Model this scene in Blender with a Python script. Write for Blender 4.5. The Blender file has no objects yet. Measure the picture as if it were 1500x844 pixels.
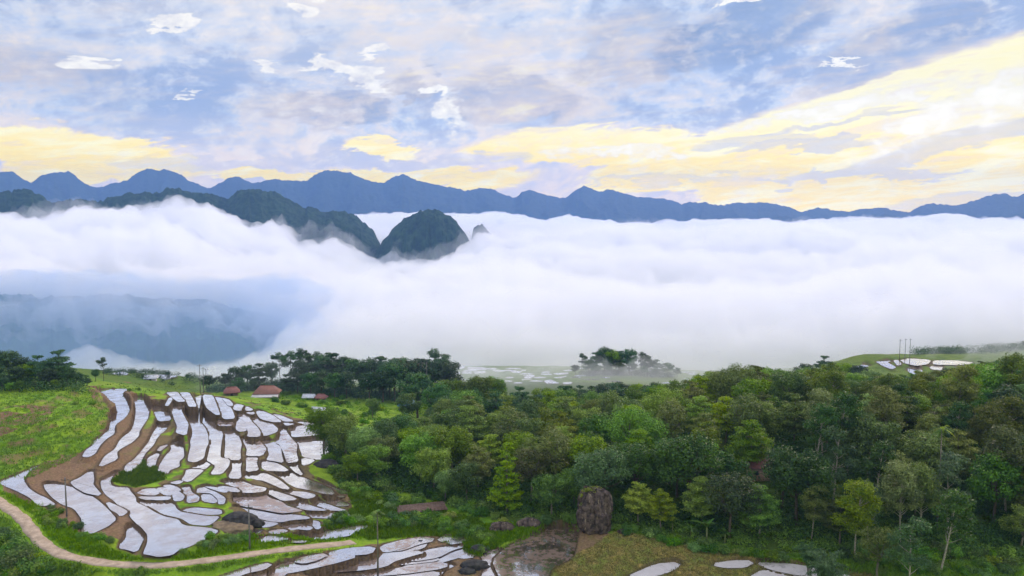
import bpy, math, random
import numpy as np
from math import sin, cos, pi, radians, tan, atan2, asin
random.seed(7)
RNG = np.random.default_rng(11)
S = bpy.context.scene
COL = S.collection

# ------------------------------------------------------------------ camera
CAMZ = 60.0
F = 1177.0
PITCH = math.atan(107.0 / F)
cam_d = bpy.data.cameras.new('camera')
cam = bpy.data.objects.new('camera', cam_d); COL.objects.link(cam)
cam.location = (0, 0, CAMZ); cam.rotation_euler = (pi/2 - PITCH, 0, 0)
cam_d.sensor_width = 36; cam_d.lens = 18.0 / (750.0 / F)
cam_d.clip_start = 0.5; cam_d.clip_end = 60000
S.camera = cam

def ray(px, py):
    x = (px - 750.0) / F; y = -(py - 422.0) / F
    d = np.array([x, cos(PITCH) + y*sin(PITCH), -sin(PITCH) + y*cos(PITCH)])
    return d
def azel(px, py):
    d = ray(px, py); d = d/np.linalg.norm(d)
    return atan2(d[0], d[1]), asin(d[2])
def az_of(px, py=560):
    return azel(px, py)[0]
def on_plane(px, py, z):
    d = ray(px, py); t = (z - CAMZ)/d[2]
    return np.array([d[0]*t, d[1]*t])
def project(P):
    P = np.asarray(P, float)
    x = P[..., 0]; y = P[..., 1]; z = P[..., 2] - CAMZ
    fw = y*cos(PITCH) - z*sin(PITCH); up = y*sin(PITCH) + z*cos(PITCH)
    fw = np.where(fw < 1, 1, fw)
    return 750 + F*x/fw, 422 - F*up/fw
def polar(px, r):
    a = az_of(px); return np.array([r*sin(a), r*cos(a)])

# ------------------------------------------------------------------ helpers
def tag(o, label=None, cat=None, group=None, kind=None):
    if label: o['label'] = label
    if cat: o['category'] = cat
    if group: o['group'] = group
    if kind: o['kind'] = kind
    return o
def mesh_np(name, V, Fq, mat, smooth=False, attr=None):
    """V (n,3); Fq list of face arrays, each (m,k)"""
    me = bpy.data.meshes.new(name)
    V = np.asarray(V, np.float32)
    me.vertices.add(len(V)); me.vertices.foreach_set('co', V.ravel())
    if not isinstance(Fq, list): Fq = [Fq]
    Fq = [np.asarray(f, np.int32) for f in Fq if len(f)]
    tot = sum(f.size for f in Fq); n = sum(len(f) for f in Fq)
    me.loops.add(tot); me.polygons.add(n)
    me.loops.foreach_set('vertex_index', np.concatenate([f.ravel() for f in Fq]))
    ls = []; c = 0
    for f in Fq:
        ls.append(c + np.arange(len(f))*f.shape[1]); c += f.size
    me.polygons.foreach_set('loop_start', np.concatenate(ls).astype(np.int32))
    if smooth: me.polygons.foreach_set('use_smooth', np.ones(n, bool))
    me.update(calc_edges=True)
    if attr is not None:
        for k, v in attr.items():
            v = np.asarray(v, np.float32)
            if v.ndim == 1:
                a = me.attributes.new(k, 'FLOAT', 'POINT'); a.data.foreach_set('value', v)
            else:
                a = me.attributes.new(k, 'FLOAT_COLOR', 'POINT')
                if v.shape[1] == 3: v = np.hstack([v, np.ones((len(v), 1), np.float32)])
                a.data.foreach_set('color', v.ravel())
    if mat is not None: me.materials.append(mat)
    return me
def obj(name, me, parent=None, loc=None):
    o = bpy.data.objects.new(name, me); COL.objects.link(o)
    if parent is not None: o.parent = parent
    if loc is not None: o.location = loc
    return o
def empty(name, loc=(0, 0, 0), rz=0.0, sc=1.0):
    o = bpy.data.objects.new(name, None); COL.objects.link(o)
    o.location = loc; o.rotation_euler = (0, 0, rz); o.scale = (sc, sc, sc); o.empty_display_size = 0.5
    return o
class MB:
    def __init__(s): s.v = []; s.f = {}; s.n = 0
    def add(s, V, fs):
        V = np.asarray(V, float)
        for f in fs:
            s.f.setdefault(len(f), []).append([i + s.n for i in f])
        s.v.append(V); s.n += len(V)
    def box(s, x0, x1, y0, y1, z0, z1):
        V = [(x, y, z) for z in (z0, z1) for y in (y0, y1) for x in (x0, x1)]
        s.add(V, [(0, 2, 3, 1), (4, 5, 7, 6), (0, 1, 5, 4), (2, 6, 7, 3), (0, 4, 6, 2), (1, 3, 7, 5)])
    def tube(s, pts, rad, sides=6, caps=True):
        pts = np.asarray(pts, float); n = len(pts)
        V = []
        for i in range(n):
            t = pts[min(i+1, n-1)] - pts[max(i-1, 0)]; t = t/(np.linalg.norm(t)+1e-9)
            a = np.array([1., 0, 0]) if abs(t[0]) < .8 else np.array([0, 1., 0])
            u = np.cross(t, a); u /= np.linalg.norm(u); w = np.cross(t, u)
            for k in range(sides):
                th = 2*pi*k/sides
                V.append(pts[i] + rad[i]*(cos(th)*u + sin(th)*w))
        fs = []
        for i in range(n-1):
            for k in range(sides):
                k2 = (k+1) % sides
                fs.append((i*sides+k, i*sides+k2, (i+1)*sides+k2, (i+1)*sides+k))
        if caps:
            fs.append(tuple(range(sides))[::-1]); fs.append(tuple((n-1)*sides+k for k in range(sides)))
        s.add(V, fs)
    def mesh(s, name, mat, smooth=False):
        return mesh_np(name, np.vstack(s.v), [np.array(x) for x in s.f.values()], mat, smooth)

# value noise (numpy)
def _hash(ix, iy, seed):
    h = (ix.astype(np.int64)*374761393 + iy.astype(np.int64)*668265263 + seed*1442695041) & 0xffffffff
    h = ((h ^ (h >> 13))*1274126177) & 0xffffffff
    return ((h ^ (h >> 16)) & 0xffff)/65535.0
def vnoise(x, y, seed=0):
    x = np.asarray(x, float); y = np.asarray(y, float)
    ix = np.floor(x); iy = np.floor(y); fx = x-ix; fy = y-iy
    fx = fx*fx*fx*(fx*(fx*6-15)+10); fy = fy*fy*fy*(fy*(fy*6-15)+10)
    a = _hash(ix, iy, seed); b = _hash(ix+1, iy, seed); c = _hash(ix, iy+1, seed); d = _hash(ix+1, iy+1, seed)
    return (a*(1-fx)+b*fx)*(1-fy) + (c*(1-fx)+d*fx)*fy
def fbm(x, y, oct=4, seed=0, gain=.5):
    s = 0; a = 1; t = 0
    for o in range(oct):
        s = s + a*vnoise(x*2**o + 17.3*o, y*2**o - 9.1*o, seed+o); t += a; a *= gain
    return s/t
def sst(x, a, b):
    t = np.clip((x-a)/(b-a), 0, 1); return t*t*(3-2*t)

# ------------------------------------------------------------------ node helpers
class E:
    """tiny expression builder on a node tree"""
    nt = None
    def __init__(s, sock): s.s = sock
    @staticmethod
    def m(op, *a, clamp=False):
        n = E.nt.nodes.new('ShaderNodeMath'); n.operation = op; n.use_clamp = clamp
        for i, v in enumerate(a):
            if isinstance(v, E): E.nt.links.new(v.s, n.inputs[i])
            else: n.inputs[i].default_value = float(v)
        return E(n.outputs[0])
    def __add__(a, b): return E.m('ADD', a, b)
    __radd__ = __add__
    def __sub__(a, b): return E.m('SUBTRACT', a, b)
    def __rsub__(a, b): return E.m('SUBTRACT', b, a)
    def __mul__(a, b): return E.m('MULTIPLY', a, b)
    __rmul__ = __mul__
    def __truediv__(a, b): return E.m('DIVIDE', a, b)
    def __rtruediv__(a, b): return E.m('DIVIDE', b, a)
def e_map(x, a, b, c=0., d=1., smooth=True):
    n = E.nt.nodes.new('ShaderNodeMapRange'); n.interpolation_type = 'SMOOTHSTEP' if smooth else 'LINEAR'
    E.nt.links.new(x.s, n.inputs[0])
    for i, v in zip((1, 2, 3, 4), (a, b, c, d)): n.inputs[i].default_value = v
    return E(n.outputs[0])
def e_mix(fac, a, b, typ='MIX'):
    n = E.nt.nodes.new('ShaderNodeMix'); n.data_type = 'RGBA'; n.blend_type = typ
    if isinstance(fac, E): E.nt.links.new(fac.s, n.inputs[0])
    else: n.inputs[0].default_value = fac
    for v, i in ((a, 6), (b, 7)):
        if isinstance(v, E): E.nt.links.new(v.s, n.inputs[i])
        else: n.inputs[i].default_value = (*v, 1)
    return E(n.outputs[2])
def e_vec(x, y, z=0.):
    n = E.nt.nodes.new('ShaderNodeCombineXYZ')
    for i, v in enumerate((x, y, z)):
        if isinstance(v, E): E.nt.links.new(v.s, n.inputs[i])
        else: n.inputs[i].default_value = v
    return E(n.outputs[0])
def e_noise(vec, scale, detail=4, rough=.5, dist=0., col=False):
    n = E.nt.nodes.new('ShaderNodeTexNoise')
    if vec is not None: E.nt.links.new(vec.s, n.inputs['Vector'])
    n.inputs['Scale'].default_value = scale; n.inputs['Detail'].default_value = detail
    n.inputs['Roughness'].default_value = rough; n.inputs['Distortion'].default_value = dist
    return E(n.outputs[1 if col else 0])
def e_attr(name, fac=False):
    n = E.nt.nodes.new('ShaderNodeAttribute'); n.attribute_name = name
    return E(n.outputs['Fac' if fac else 'Color'])
def e_sep(v):
    n = E.nt.nodes.new('ShaderNodeSeparateXYZ'); E.nt.links.new(v.s, n.inputs[0])
    return [E(o) for o in n.outputs]
def e_coord(which='Object'):
    n = E.nt.nodes.new('ShaderNodeTexCoord'); return E(n.outputs[which])
def new_mat(name):
    m = bpy.data.materials.new(name); m.use_nodes = True
    m.node_tree.nodes.clear(); E.nt = m.node_tree
    return m
def out(shader, sock='Surface'):
    n = next((n for n in E.nt.nodes if n.type == 'OUTPUT_MATERIAL'), None) or E.nt.nodes.new('ShaderNodeOutputMaterial')
    E.nt.links.new(shader, n.inputs[sock])
def princ(color, rough=.8, bump=None, bstr=.3, bdist=.05, spec=.3, metal=0.):
    n = E.nt.nodes.new('ShaderNodeBsdfPrincipled')
    if isinstance(color, E): E.nt.links.new(color.s, n.inputs['Base Color'])
    else: n.inputs['Base Color'].default_value = (*color, 1)
    if isinstance(rough, E): E.nt.links.new(rough.s, n.inputs['Roughness'])
    else: n.inputs['Roughness'].default_value = rough
    n.inputs['Specular IOR Level'].default_value = spec; n.inputs['Metallic'].default_value = metal
    if bump is not None:
        b = E.nt.nodes.new('ShaderNodeBump'); b.inputs['Strength'].default_value = bstr; b.inputs['Distance'].default_value = bdist
        E.nt.links.new(bump.s, b.inputs['Height']); E.nt.links.new(b.outputs[0], n.inputs['Normal'])
    return n.outputs[0]
def simple_mat(name, c1, c2, scale=3., rough=.8, bump=.3, bdist=.03, spec=.3, metal=0.):
    m = new_mat(name); co = e_coord()
    nz = e_noise(co, scale, 5, .6)
    out(princ(e_mix(e_map(nz, .3, .7), c1, c2), rough, nz, bump, bdist, spec, metal))
    return m
def rand_obj():
    n = E.nt.nodes.new('ShaderNodeObjectInfo'); return E(n.outputs['Random'])
def leaf_mat(name, dark, light, hue=.03, trans=.35):
    m = new_mat(name)
    t = e_attr('tint', True); r = rand_obj()
    c = e_mix(t, dark, light)
    h = E.nt.nodes.new('ShaderNodeHueSaturation')
    hh = r*(2*hue) + (.5-hue); E.nt.links.new(hh.s, h.inputs['Hue'])
    v = E.m('FRACT', r*7.31)*.75 + .62; E.nt.links.new(v.s, h.inputs['Value'])
    sat = E.m('FRACT', r*3.77)*.35 + .78; E.nt.links.new(sat.s, h.inputs['Saturation'])
    E.nt.links.new(c.s, h.inputs['Color'])
    d = E.nt.nodes.new('ShaderNodeBsdfPrincipled')
    E.nt.links.new(h.outputs[0], d.inputs['Base Color']); d.inputs['Roughness'].default_value = .55
    d.inputs['Specular IOR Level'].default_value = .25
    tr = E.nt.nodes.new('ShaderNodeBsdfTranslucent'); E.nt.links.new(h.outputs[0], tr.inputs[0])
    mx = E.nt.nodes.new('ShaderNodeMixShader'); mx.inputs[0].default_value = trans
    E.nt.links.new(d.outputs[0], mx.inputs[1]); E.nt.links.new(tr.outputs[0], mx.inputs[2])
    out(mx.outputs[0]); return m

# ------------------------------------------------------------------ base terrain (thin plate spline through surveyed points)
CP = []
def cp(px, py, z):
    p = on_plane(px, py, z); CP.append((p[0], p[1], z))
def cr(px, r, z):
    p = polar(px, r/cos(az_of(px)) if r >= 250 else r); CP.append((p[0], p[1], z))
for a in [(0,578,7.6),(80,577,7),(140,570,5.6),(150,605,4.5),(90,660,2.3),(30,690,1.7),(0,670,2.8),(0,640,4.8),(-40,640,5.5),(60,620,5.6),(0,608,6.6),(130,640,3.2),
          (30,712,1.3),(0,735,1.2),(120,740,.8),(185,575,3.6),(250,575,3.2),(330,583,2),(400,600,.2),(450,615,-1),(525,634,-2.8),
          (150,650,2.5),(190,640,2.0),(230,640,1.9),(280,640,1.2),(330,640,.6),(380,640,0),(430,640,-.8),(480,650,-1.8),
          (125,690,1.3),(170,702,.6),(230,700,.5),(300,700,.3),(350,700,-.3),(400,700,-.9),(450,700,-1.5),(500,700,-2.4),
          (200,745,.4),(260,790,.3),(200,828,-.35),(300,740,-.4),(350,765,-1.1),(400,760,-1.6),(470,745,-2.4),(450,785,-2.7),(400,805,-2.1),(500,798,-3.4),
          (30,765,1.0),(60,797,.3),(100,815,0),(0,844,-1),(50,844,-1.6),(150,844,-2.4),(300,844,-2.2),(300,820,-.9),
          (400,835,-2.9),(500,820,-3.8),(600,800,-4.6),(690,795,-4.6),(600,844,-5.4),(720,844,-5.4),(780,800,-4.6),(800,844,-5.4),
          (850,785,-3.6),(872,775,-3),(950,800,-3.6),(1050,818,-4),(1100,844,-5),(1250,844,-5),(1250,825,-4.2),(1500,835,-3),(1350,830,-3.4),
          (560,770,-4.6),(620,750,-4.4),(700,765,-4.2),(540,720,-4.2),(520,690,-3.6)]: cp(*a)
for a in [(600,230,-9),(700,200,-5),(700,240,-10),(900,180,-1),(900,230,-5),(1100,180,0),(1100,240,2.5),(1300,180,1),(1300,240,2.5),(1500,200,3),(1500,260,5),(1600,230,5),
          (700,290,-18),(900,300,-17),(1100,310,-15),(1300,330,-17),(1500,330,-8),(1500,400,-16),(300,350,-18),(400,320,-13.5),(550,300,-15),(450,285,-11),(600,400,-26),
          (500,350,-18),(390,350,-16),(200,300,-5),(300,300,-8),
          (660,430,-29),(760,430,-29),(860,430,-29),(960,430,-30),(660,470,-33.5),(760,470,-33.5),(860,470,-33.5),(970,470,-34),(660,512,-38),(760,512,-38),(860,512,-38),(970,512,-39),(1250,398,-20),(1320,398,-19.6),(1390,398,-19.6),(1450,400,-19),(1250,445,-19),(1320,445,-18.4),(1390,445,-18.4),(1450,445,-18),(1320,520,-34),(1420,520,-30),(1180,450,-32),(1080,450,-36),
          (0,300,3),(100,300,0),(-200,260,10),(-200,180,5),(0,400,-14),(150,400,-19),(230,400,-20),(190,460,-32),(400,480,-44),(500,600,-60),(0,600,-48),(1000,600,-60),(1500,560,-35),(1700,400,-5),
          (0,90,-4),(400,90,-8),(750,90,-9),(1100,90,-9),(1500,90,-6),(-200,110,0),(1700,120,0),(750,20,10),(0,20,12),(1500,20,12)]: cr(*a)
CP = np.array(CP)
def _phi(r2): return np.where(r2 < 1e-9, 0, .5*r2*np.log(np.maximum(r2, 1e-9)))
def _solve():
    X = CP[:, :2]/100; n = len(X)
    K = _phi(((X[:, None]-X[None])**2).sum(-1)) + np.eye(n)*2e-4
    P = np.hstack([np.ones((n, 1)), X])
    A = np.block([[K, P], [P.T, np.zeros((3, 3))]])
    return np.linalg.solve(A, np.concatenate([CP[:, 2], np.zeros(3)]))
_W = _solve()
def base_z(x, y):
    x = np.atleast_1d(np.asarray(x, float)); y = np.atleast_1d(np.asarray(y, float))
    shp = x.shape; x = x.ravel(); y = y.ravel(); o = np.empty(len(x))
    Xc = CP[:, :2]/100; n = len(Xc)
    for i in range(0, len(x), 40000):
        xs = x[i:i+40000]/100; ys = y[i:i+40000]/100
        r2 = (xs[:, None]-Xc[None, :, 0])**2 + (ys[:, None]-Xc[None, :, 1])**2
        o[i:i+40000] = _phi(r2)@_W[:n] + _W[n] + _W[n+1]*xs + _W[n+2]*ys
    r = np.hypot(x, y); az = np.abs(np.arctan2(x, y))
    o = np.clip(o, -62, 22)
    k = np.maximum(sst(r, 560, 950), sst(az, .75, 1.3)*sst(r, 60, 200))
    far = -110 + 12*(fbm(x/300, y/300, 3, 5)-.5)
    o = o*(1-k) + k*np.where(az > .75, np.where(r > 560, far, -6), far)
    return o.reshape(shp)
_HA = np.linspace(-.75, .75, 901); _HR = np.concatenate([np.arange(100, 330, 1.), np.arange(330, 900, 3.)])
_HZ = base_z(np.outer(_HR, np.sin(_HA)), np.outer(_HR, np.cos(_HA)))
def hit(px, py):
    d = ray(px, py); hz = np.hypot(d[0], d[1]); u = (atan2(d[0], d[1])+.75)/1.5*900
    j = int(min(max(u, 0), 899)); u = min(max(u-j, 0), 1)
    g = _HZ[:, j]*(1-u)+_HZ[:, j+1]*u - (CAMZ + d[2]*_HR/hz)
    i = int(np.argmax(g > 0))
    if g[i] <= 0: i = len(_HR)-1
    r = _HR[i] if i == 0 or g[i] <= 0 else _HR[i-1] + (_HR[i]-_HR[i-1])*g[i-1]/(g[i-1]-g[i]+1e-9)
    t = r/hz
    return np.array([d[0]*t, d[1]*t, CAMZ + d[2]*t])

# ------------------------------------------------------------------ flooded fields, outlines surveyed in four enlarged frames
Z1 = (0, 0, 1.); ZA = (120, 560, 6.027); ZB = (320, 560, 6.027); ZC = (120, 680, 6.027); ZD = (320, 680, 6.027)
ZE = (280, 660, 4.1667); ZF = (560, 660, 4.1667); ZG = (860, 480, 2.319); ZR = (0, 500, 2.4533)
ZH = (560, 480, 3.836); ZI = (1140, 480, 2.319); Z1 = (0, 0, 1.)
FIELDS = [
(ZA,'w',"100,90 200,60 420,60 350,105 400,170 415,230 410,290 370,340 280,395 280,455 210,500 150,560 110,630 60,660 10,655 40,600 100,560 120,510 210,450 250,405 250,370 265,300 335,262 270,235 220,180 110,125"),
(ZA,'w',"440,150 520,125 560,180 610,260 580,300 575,340 500,430 495,475 440,530 330,590 300,620 310,680 150,750 210,650 300,590 345,505 440,420 460,370 475,300 480,230 470,190"),
(ZA,'w',"630,210 740,215 760,270 785,335 680,345 640,270"),
(ZA,'p',"675,350 760,350 765,390 720,440 660,490 620,560 550,630 520,690 520,720 430,790 375,795 395,730 470,680 540,600 600,520 640,430"),
(ZA,'w',"738,205 778,130 795,150 757,210"),
(ZA,'w',"745,90 840,85 870,130 910,170 850,172 790,125"),
(ZA,'w',"830,175 905,178 905,200 870,240 890,290 935,370 925,420 915,468 835,445 850,390 820,320 805,270 790,240 815,200"),
(ZA,'w',"865,90 940,90 965,130 1010,215 950,215 930,170 890,130"),
(ZA,'w',"945,222 1020,225 1030,290 1030,345 1080,400 1105,460 1110,540 1085,590 1070,670 1000,705 940,695 950,640 970,560 960,510 985,440 960,370 915,310 930,260"),
(ZA,'w',"975,118 1060,118 1060,170 1095,220 1130,260 1165,290 1170,380 1240,450 1225,530 1215,610 1215,665 1300,685 1290,740 1230,810 1140,812 1190,740 1130,700 1110,690 1135,590 1135,520 1110,440 1065,360 1080,270 1030,230 1000,170"),
(ZA,'w',"785,545 870,515 890,590 895,660 850,700 855,745 770,775 750,808 670,785 700,720 745,650 800,590"),
(ZA,'p',"590,665 680,610 690,615 650,690 640,735 590,755 575,740"),
(ZA,'p',"670,600 700,565 760,550 690,607"),
(ZA,'w',"970,755 1060,705 1140,712 1080,770 1050,755"),
(ZA,'w',"1070,110 1150,115 1180,190 1215,290 1185,285 1110,230 1085,180"),
(ZB,'w',"-35,130 30,140 75,190 120,250 140,320 60,325 30,300 10,250 10,190 -20,170"),
(ZB,'m',"0,322 110,330 130,370 100,385 0,385"),
(ZB,'w',"0,392 90,390 150,430 200,540 185,610 190,685 110,685 60,665 65,600 70,520 50,450 20,410"),
(ZB,'w',"30,138 90,155 122,190 120,210 90,205 70,180"),
(ZB,'w',"150,190 220,205 200,230 195,250 150,245 135,230"),
(ZB,'w',"240,210 300,240 290,249 245,249"),
(ZB,'w',"245,256 300,256 315,275 300,285 260,275"),
(ZB,'w',"135,252 190,252 250,290 290,350 340,400 365,440 360,480 260,480 270,440 245,380 230,340 180,310 150,280"),
(ZB,'w',"130,320 180,325 225,345 240,390 240,430 190,435 165,420 150,370"),
(ZB,'w',"260,285 310,290 370,330 460,360 520,410 510,440 410,475 380,450 350,400 300,340"),
(ZB,'w',"335,245 400,260 470,290 560,350 480,350 380,325 350,290"),
(ZB,'w',"475,280 540,290 670,345 580,345 520,315"),
(ZB,'p',"465,358 560,362 600,400 590,430 640,500 690,550 680,620 700,700 610,712 590,640 550,550 480,525 560,470 545,420"),
(ZB,'w',"575,355 670,368 600,383"),
(ZB,'w',"620,387 730,378 900,400 1065,425 1030,452 800,472 650,485 650,440"),
(ZB,'w',"645,492 1040,460 1010,500 960,550 965,620 930,680 850,680 745,660 740,620 700,560"),
(ZB,'w',"740,668 850,687 800,720 745,735"),
(ZB,'w',"400,510 470,515 500,545 545,570 550,640 570,710 500,695 430,685 455,640 445,600 410,560 390,530"),
(ZB,'p',"215,490 350,490 360,520 420,590 380,650 250,650 260,590 230,530"),
(ZB,'p',"250,662 340,662 330,720 350,775 250,790 255,720"),
(ZB,'w',"390,695 470,700 560,740 620,785 430,780 390,760"),
(ZB,'w',"610,720 700,714 690,750 745,825 680,790 640,750"),
(ZB,'w',"118,696 200,694 185,760 195,850 95,846 120,760"),
(ZB,'w',"1130,430 1220,448 1190,470 1150,460"),
(ZB,'w',"690,344 850,368 1050,405 900,392 720,366"),
(ZC,'w',"180,140 240,110 320,70 270,100 240,150 250,190 300,205 400,205 425,250 465,290 470,340 560,380 640,430 720,465 840,490 870,530 920,548 1120,565 1200,590 1130,640 1000,700 930,730 850,755 790,800 680,815 590,795 550,790 590,690 590,620 540,560 490,520 440,470 420,420 330,360 290,320 220,270 185,220 175,170"),
(ZC,'w',"420,545 480,545 530,580 550,630 520,690 480,775 400,750 340,740 350,700 400,650 405,590"),
(ZC,'w',"930,45 1075,50 1010,105 945,155 885,140 920,90"),
(ZC,'p',"490,255 550,220 650,215 680,255 640,275 560,270"),
(ZC,'p',"670,208 730,208 790,250 790,275 740,272 685,240"),
(ZC,'w',"720,190 760,180 830,200 870,230 845,240 900,280 880,320 820,325 805,260 770,215"),
(ZC,'p',"880,205 940,195 960,250 1030,290 1020,330 935,340 935,290 900,240"),
(ZC,'w',"500,287 620,290 780,287 770,311 700,315 570,311 530,302"),
(ZC,'w',"520,330 560,322 720,327 800,350 830,400 870,425 980,443 1100,462 1210,462 1160,510 1110,540 970,530 890,480 840,465 720,440 660,400 580,375 530,350"),
(ZC,'w',"900,402 1000,385 1150,400 1220,405 1230,440 1100,445 980,430 910,420"),
(ZC,'w',"1030,208 1062,198 1110,225 1170,245 1260,300 1250,350 1212,350 1210,310 1150,255 1060,250 1020,255"),
(ZC,'w',"1060,267 1130,267 1190,310 1180,345 1070,325"),
(ZC,'w',"1075,188 1170,205 1280,238 1270,250 1220,240 1130,210"),
(ZC,'w',"780,165 850,145 890,152 850,175"),
(ZR,'w',"0,505 75,475 140,445 100,470 80,500 100,530 130,550 165,565 200,590 140,590 110,560 60,535 10,515"),
(ZR,'w',"160,510 200,512 270,528 340,565 385,605 415,640 385,665 330,690 297,697 300,640 270,600 225,585 190,560 165,530"),
(ZR,'w',"255,505 290,490 330,462 335,500 330,515 365,555 310,545 270,522"),
(ZC,'w',"215,330 330,380 400,420 345,460 320,430 260,400"),
(ZD,'p',"90,145 200,150 300,190 420,210 400,240 310,250 210,250 200,232 160,203 60,178 30,168"),
(ZD,'w',"10,190 150,212 190,245 110,240 0,212"),
(ZD,'m',"140,280 260,257 400,264 450,302 550,332 600,370 700,400 740,410 620,426 560,430 400,400 220,370 140,340"),
(ZD,'w',"125,392 200,387 380,417 560,442 700,452 790,467 800,480 640,490 560,510 450,500 340,470 280,430 230,402"),
(ZD,'w',"340,492 400,507 530,522 460,550 350,560"),
(ZD,'w',"430,250 500,285 570,322 690,312 640,285 520,248 450,225"),
(ZD,'w',"270,147 390,168 500,208 600,252 700,278 780,303 840,290 850,270 760,247 650,242 560,222 440,172 380,147"),
(ZD,'w',"240,90 300,75 400,77 500,122 560,162 630,222 560,212 440,158 380,138 240,137"),
(ZD,'w',"430,70 560,65 640,74 740,120 880,170 990,220 1020,265 950,262 800,225 690,205 620,170 570,130"),
(ZD,'w',"700,222 800,237 960,275 1110,282 1100,293 980,284 870,283 830,250"),
(ZD,'w',"590,327 740,322 790,362 900,395 960,408 800,405 700,385 610,350"),
(ZD,'w',"790,322 860,317 950,352 1060,392 1130,410 970,405 860,372"),
(ZD,'w',"890,298 1000,302 1120,342 1150,362 1100,370 1040,365 950,325"),
(ZD,'w',"720,437 900,427 980,432 1050,460 1020,478 820,470 790,450"),
(ZD,'w',"930,425 1150,423 1160,455 1100,460 1000,440"),
(ZD,'w',"570,519 700,497 880,502 900,560 870,575 840,540 720,518"),
(ZD,'w',"500,560 600,527 720,532 830,560 800,580 700,570 630,585 600,560"),
(ZD,'w',"330,685 380,650 450,635 560,650 620,660 560,670 400,690"),
(ZD,'w',"640,660 780,620 900,600 1050,580 1240,545 1330,545 1240,585 1150,630 1080,640 950,665 800,670"),
(ZD,'w',"580,674 780,677 760,687 600,690"),
(ZD,'p',"140,590 230,580 390,580 340,610 250,630 140,630"),
(ZD,'w',"840,147 960,182 1040,222 1150,242 1110,262 1050,255 1010,220 900,170"),
(ZD,'p',"450,590 560,575 610,590 550,610 460,612"),
(ZE,'w',"140,790 290,742 400,707 480,692 440,720 330,743 250,775"),
(ZE,'w',"300,790 350,750 440,738 435,790"),
(ZE,'p',"505,760 545,700 620,688 690,692 800,654 900,643 1010,642 880,680 760,708 640,733 570,745 520,790 500,790"),
(ZE,'p',"640,672 700,652 830,632 760,665 690,682"),
(ZE,'w',"860,622 960,602 1110,592 1090,625 960,634 850,638"),
(ZE,'w',"820,732 900,702 1010,672 1100,652 1200,632 1420,616 1330,640 1230,670 1180,702 1050,722 880,736"),
(ZE,'p',"1170,585 1290,552 1420,532 1480,545 1380,567 1290,602 1180,615"),
(ZE,'w',"1230,690 1320,667 1490,652 1500,668 1300,690"),
(ZE,'p',"690,765 1100,745 1280,724 1340,704 1500,686 1560,700 1500,718 1300,745 900,775 700,795"),
(ZE,'w',"800,800 1000,785 1300,762 1500,740 1480,790 1200,810"),
(ZF,'p',"0,598 60,570 160,545 190,547 150,580 60,608 20,615"),
(ZF,'w',"110,608 180,573 260,565 240,592 150,610"),
(ZF,'w',"150,660 280,612 400,592 510,577 420,602 330,648 200,668"),
(ZF,'w',"180,690 340,658 430,622 510,602 490,640 380,670 250,712 130,725"),
(ZF,'w',"200,767 290,722 440,692 350,740 330,790 180,790"),
(ZF,'w',"350,550 380,525 430,522 400,545"),
(ZF,'w',"400,568 460,532 500,532 515,553"),
(ZF,'p',"480,650 520,630 555,645 500,652"),
(Z1,'b',"742,802 770,790 800,776 822,772 846,782 842,800 836,818 806,832 800,850 735,850 722,822"),
(Z1,'p',"705,812 718,806 738,806 720,820 732,850 705,850 712,830"),
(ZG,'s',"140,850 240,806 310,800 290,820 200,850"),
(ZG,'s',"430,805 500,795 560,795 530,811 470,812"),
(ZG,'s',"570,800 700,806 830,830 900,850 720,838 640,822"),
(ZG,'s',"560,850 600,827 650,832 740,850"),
]
FAR = [
(ZH,"410,213 470,218 445,238 420,234"),(ZH,"475,222 560,222 610,232 560,241 485,238"),(ZH,"395,247 440,248 430,272 405,270"),
(ZH,"447,243 500,248 508,264 452,264"),(ZH,"512,245 580,243 582,255 520,262"),(ZH,"620,235 700,240 680,250 625,245"),
(ZH,"790,280 830,264 862,270 820,290"),(ZH,"905,300 945,290 985,308 940,324"),(ZH,"890,258 960,260 940,270 895,268"),(ZH,"955,282 1045,270 1000,286"),
(ZH,"960,256 1050,252 1040,262 970,266"),(ZH,"1010,308 1070,304 1060,316 1020,318"),(ZH,"1100,290 1170,285 1160,300"),(ZH,"720,240 790,246 770,256 725,252"),
(ZI,"255,137 300,120 316,130 270,140"),(ZI,"330,115 350,112 388,108 375,120 402,135 385,142 355,130"),(ZI,"412,109 450,103 520,110 510,124 470,130 430,122"),
(ZI,"440,134 480,134 492,150 470,166 440,150"),(ZI,"525,111 600,111 668,117 640,127 525,126"),(ZI,"510,130 560,130 555,146 520,142"),
(ZI,"560,150 592,150 587,166 565,166"),(ZI,"602,131 640,131 632,150"),(ZI,"390,112 405,108 420,124 405,130"),
(Z1,"200,552 240,548 262,551 240,557"),(Z1,"158,548 180,544 190,548 170,553"),
]
def pts_of(z, s):
    return np.array([[z[0]+float(a)/z[2], z[1]+float(b)/z[2]] for a, b in (p.split(',') for p in s.split())])
def smooth_poly(P, k=2):
    # rounded corners
    for _ in range(k):
        Q = np.roll(P, -1, 0); P = np.stack([P*.84+Q*.16, P*.16+Q*.84], 1).reshape(-1, 2)
    return P
def inside(px, py, poly):
    x = poly[:, 0]; y = poly[:, 1]; c = np.zeros(len(px), bool); j = len(poly)-1
    for i in range(len(poly)):
        k = ((y[i] > py) != (y[j] > py)) & (px < (x[j]-x[i])*(py-y[i])/(y[j]-y[i]+1e-12)+x[i])
        c ^= k; j = i
    return c
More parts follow.
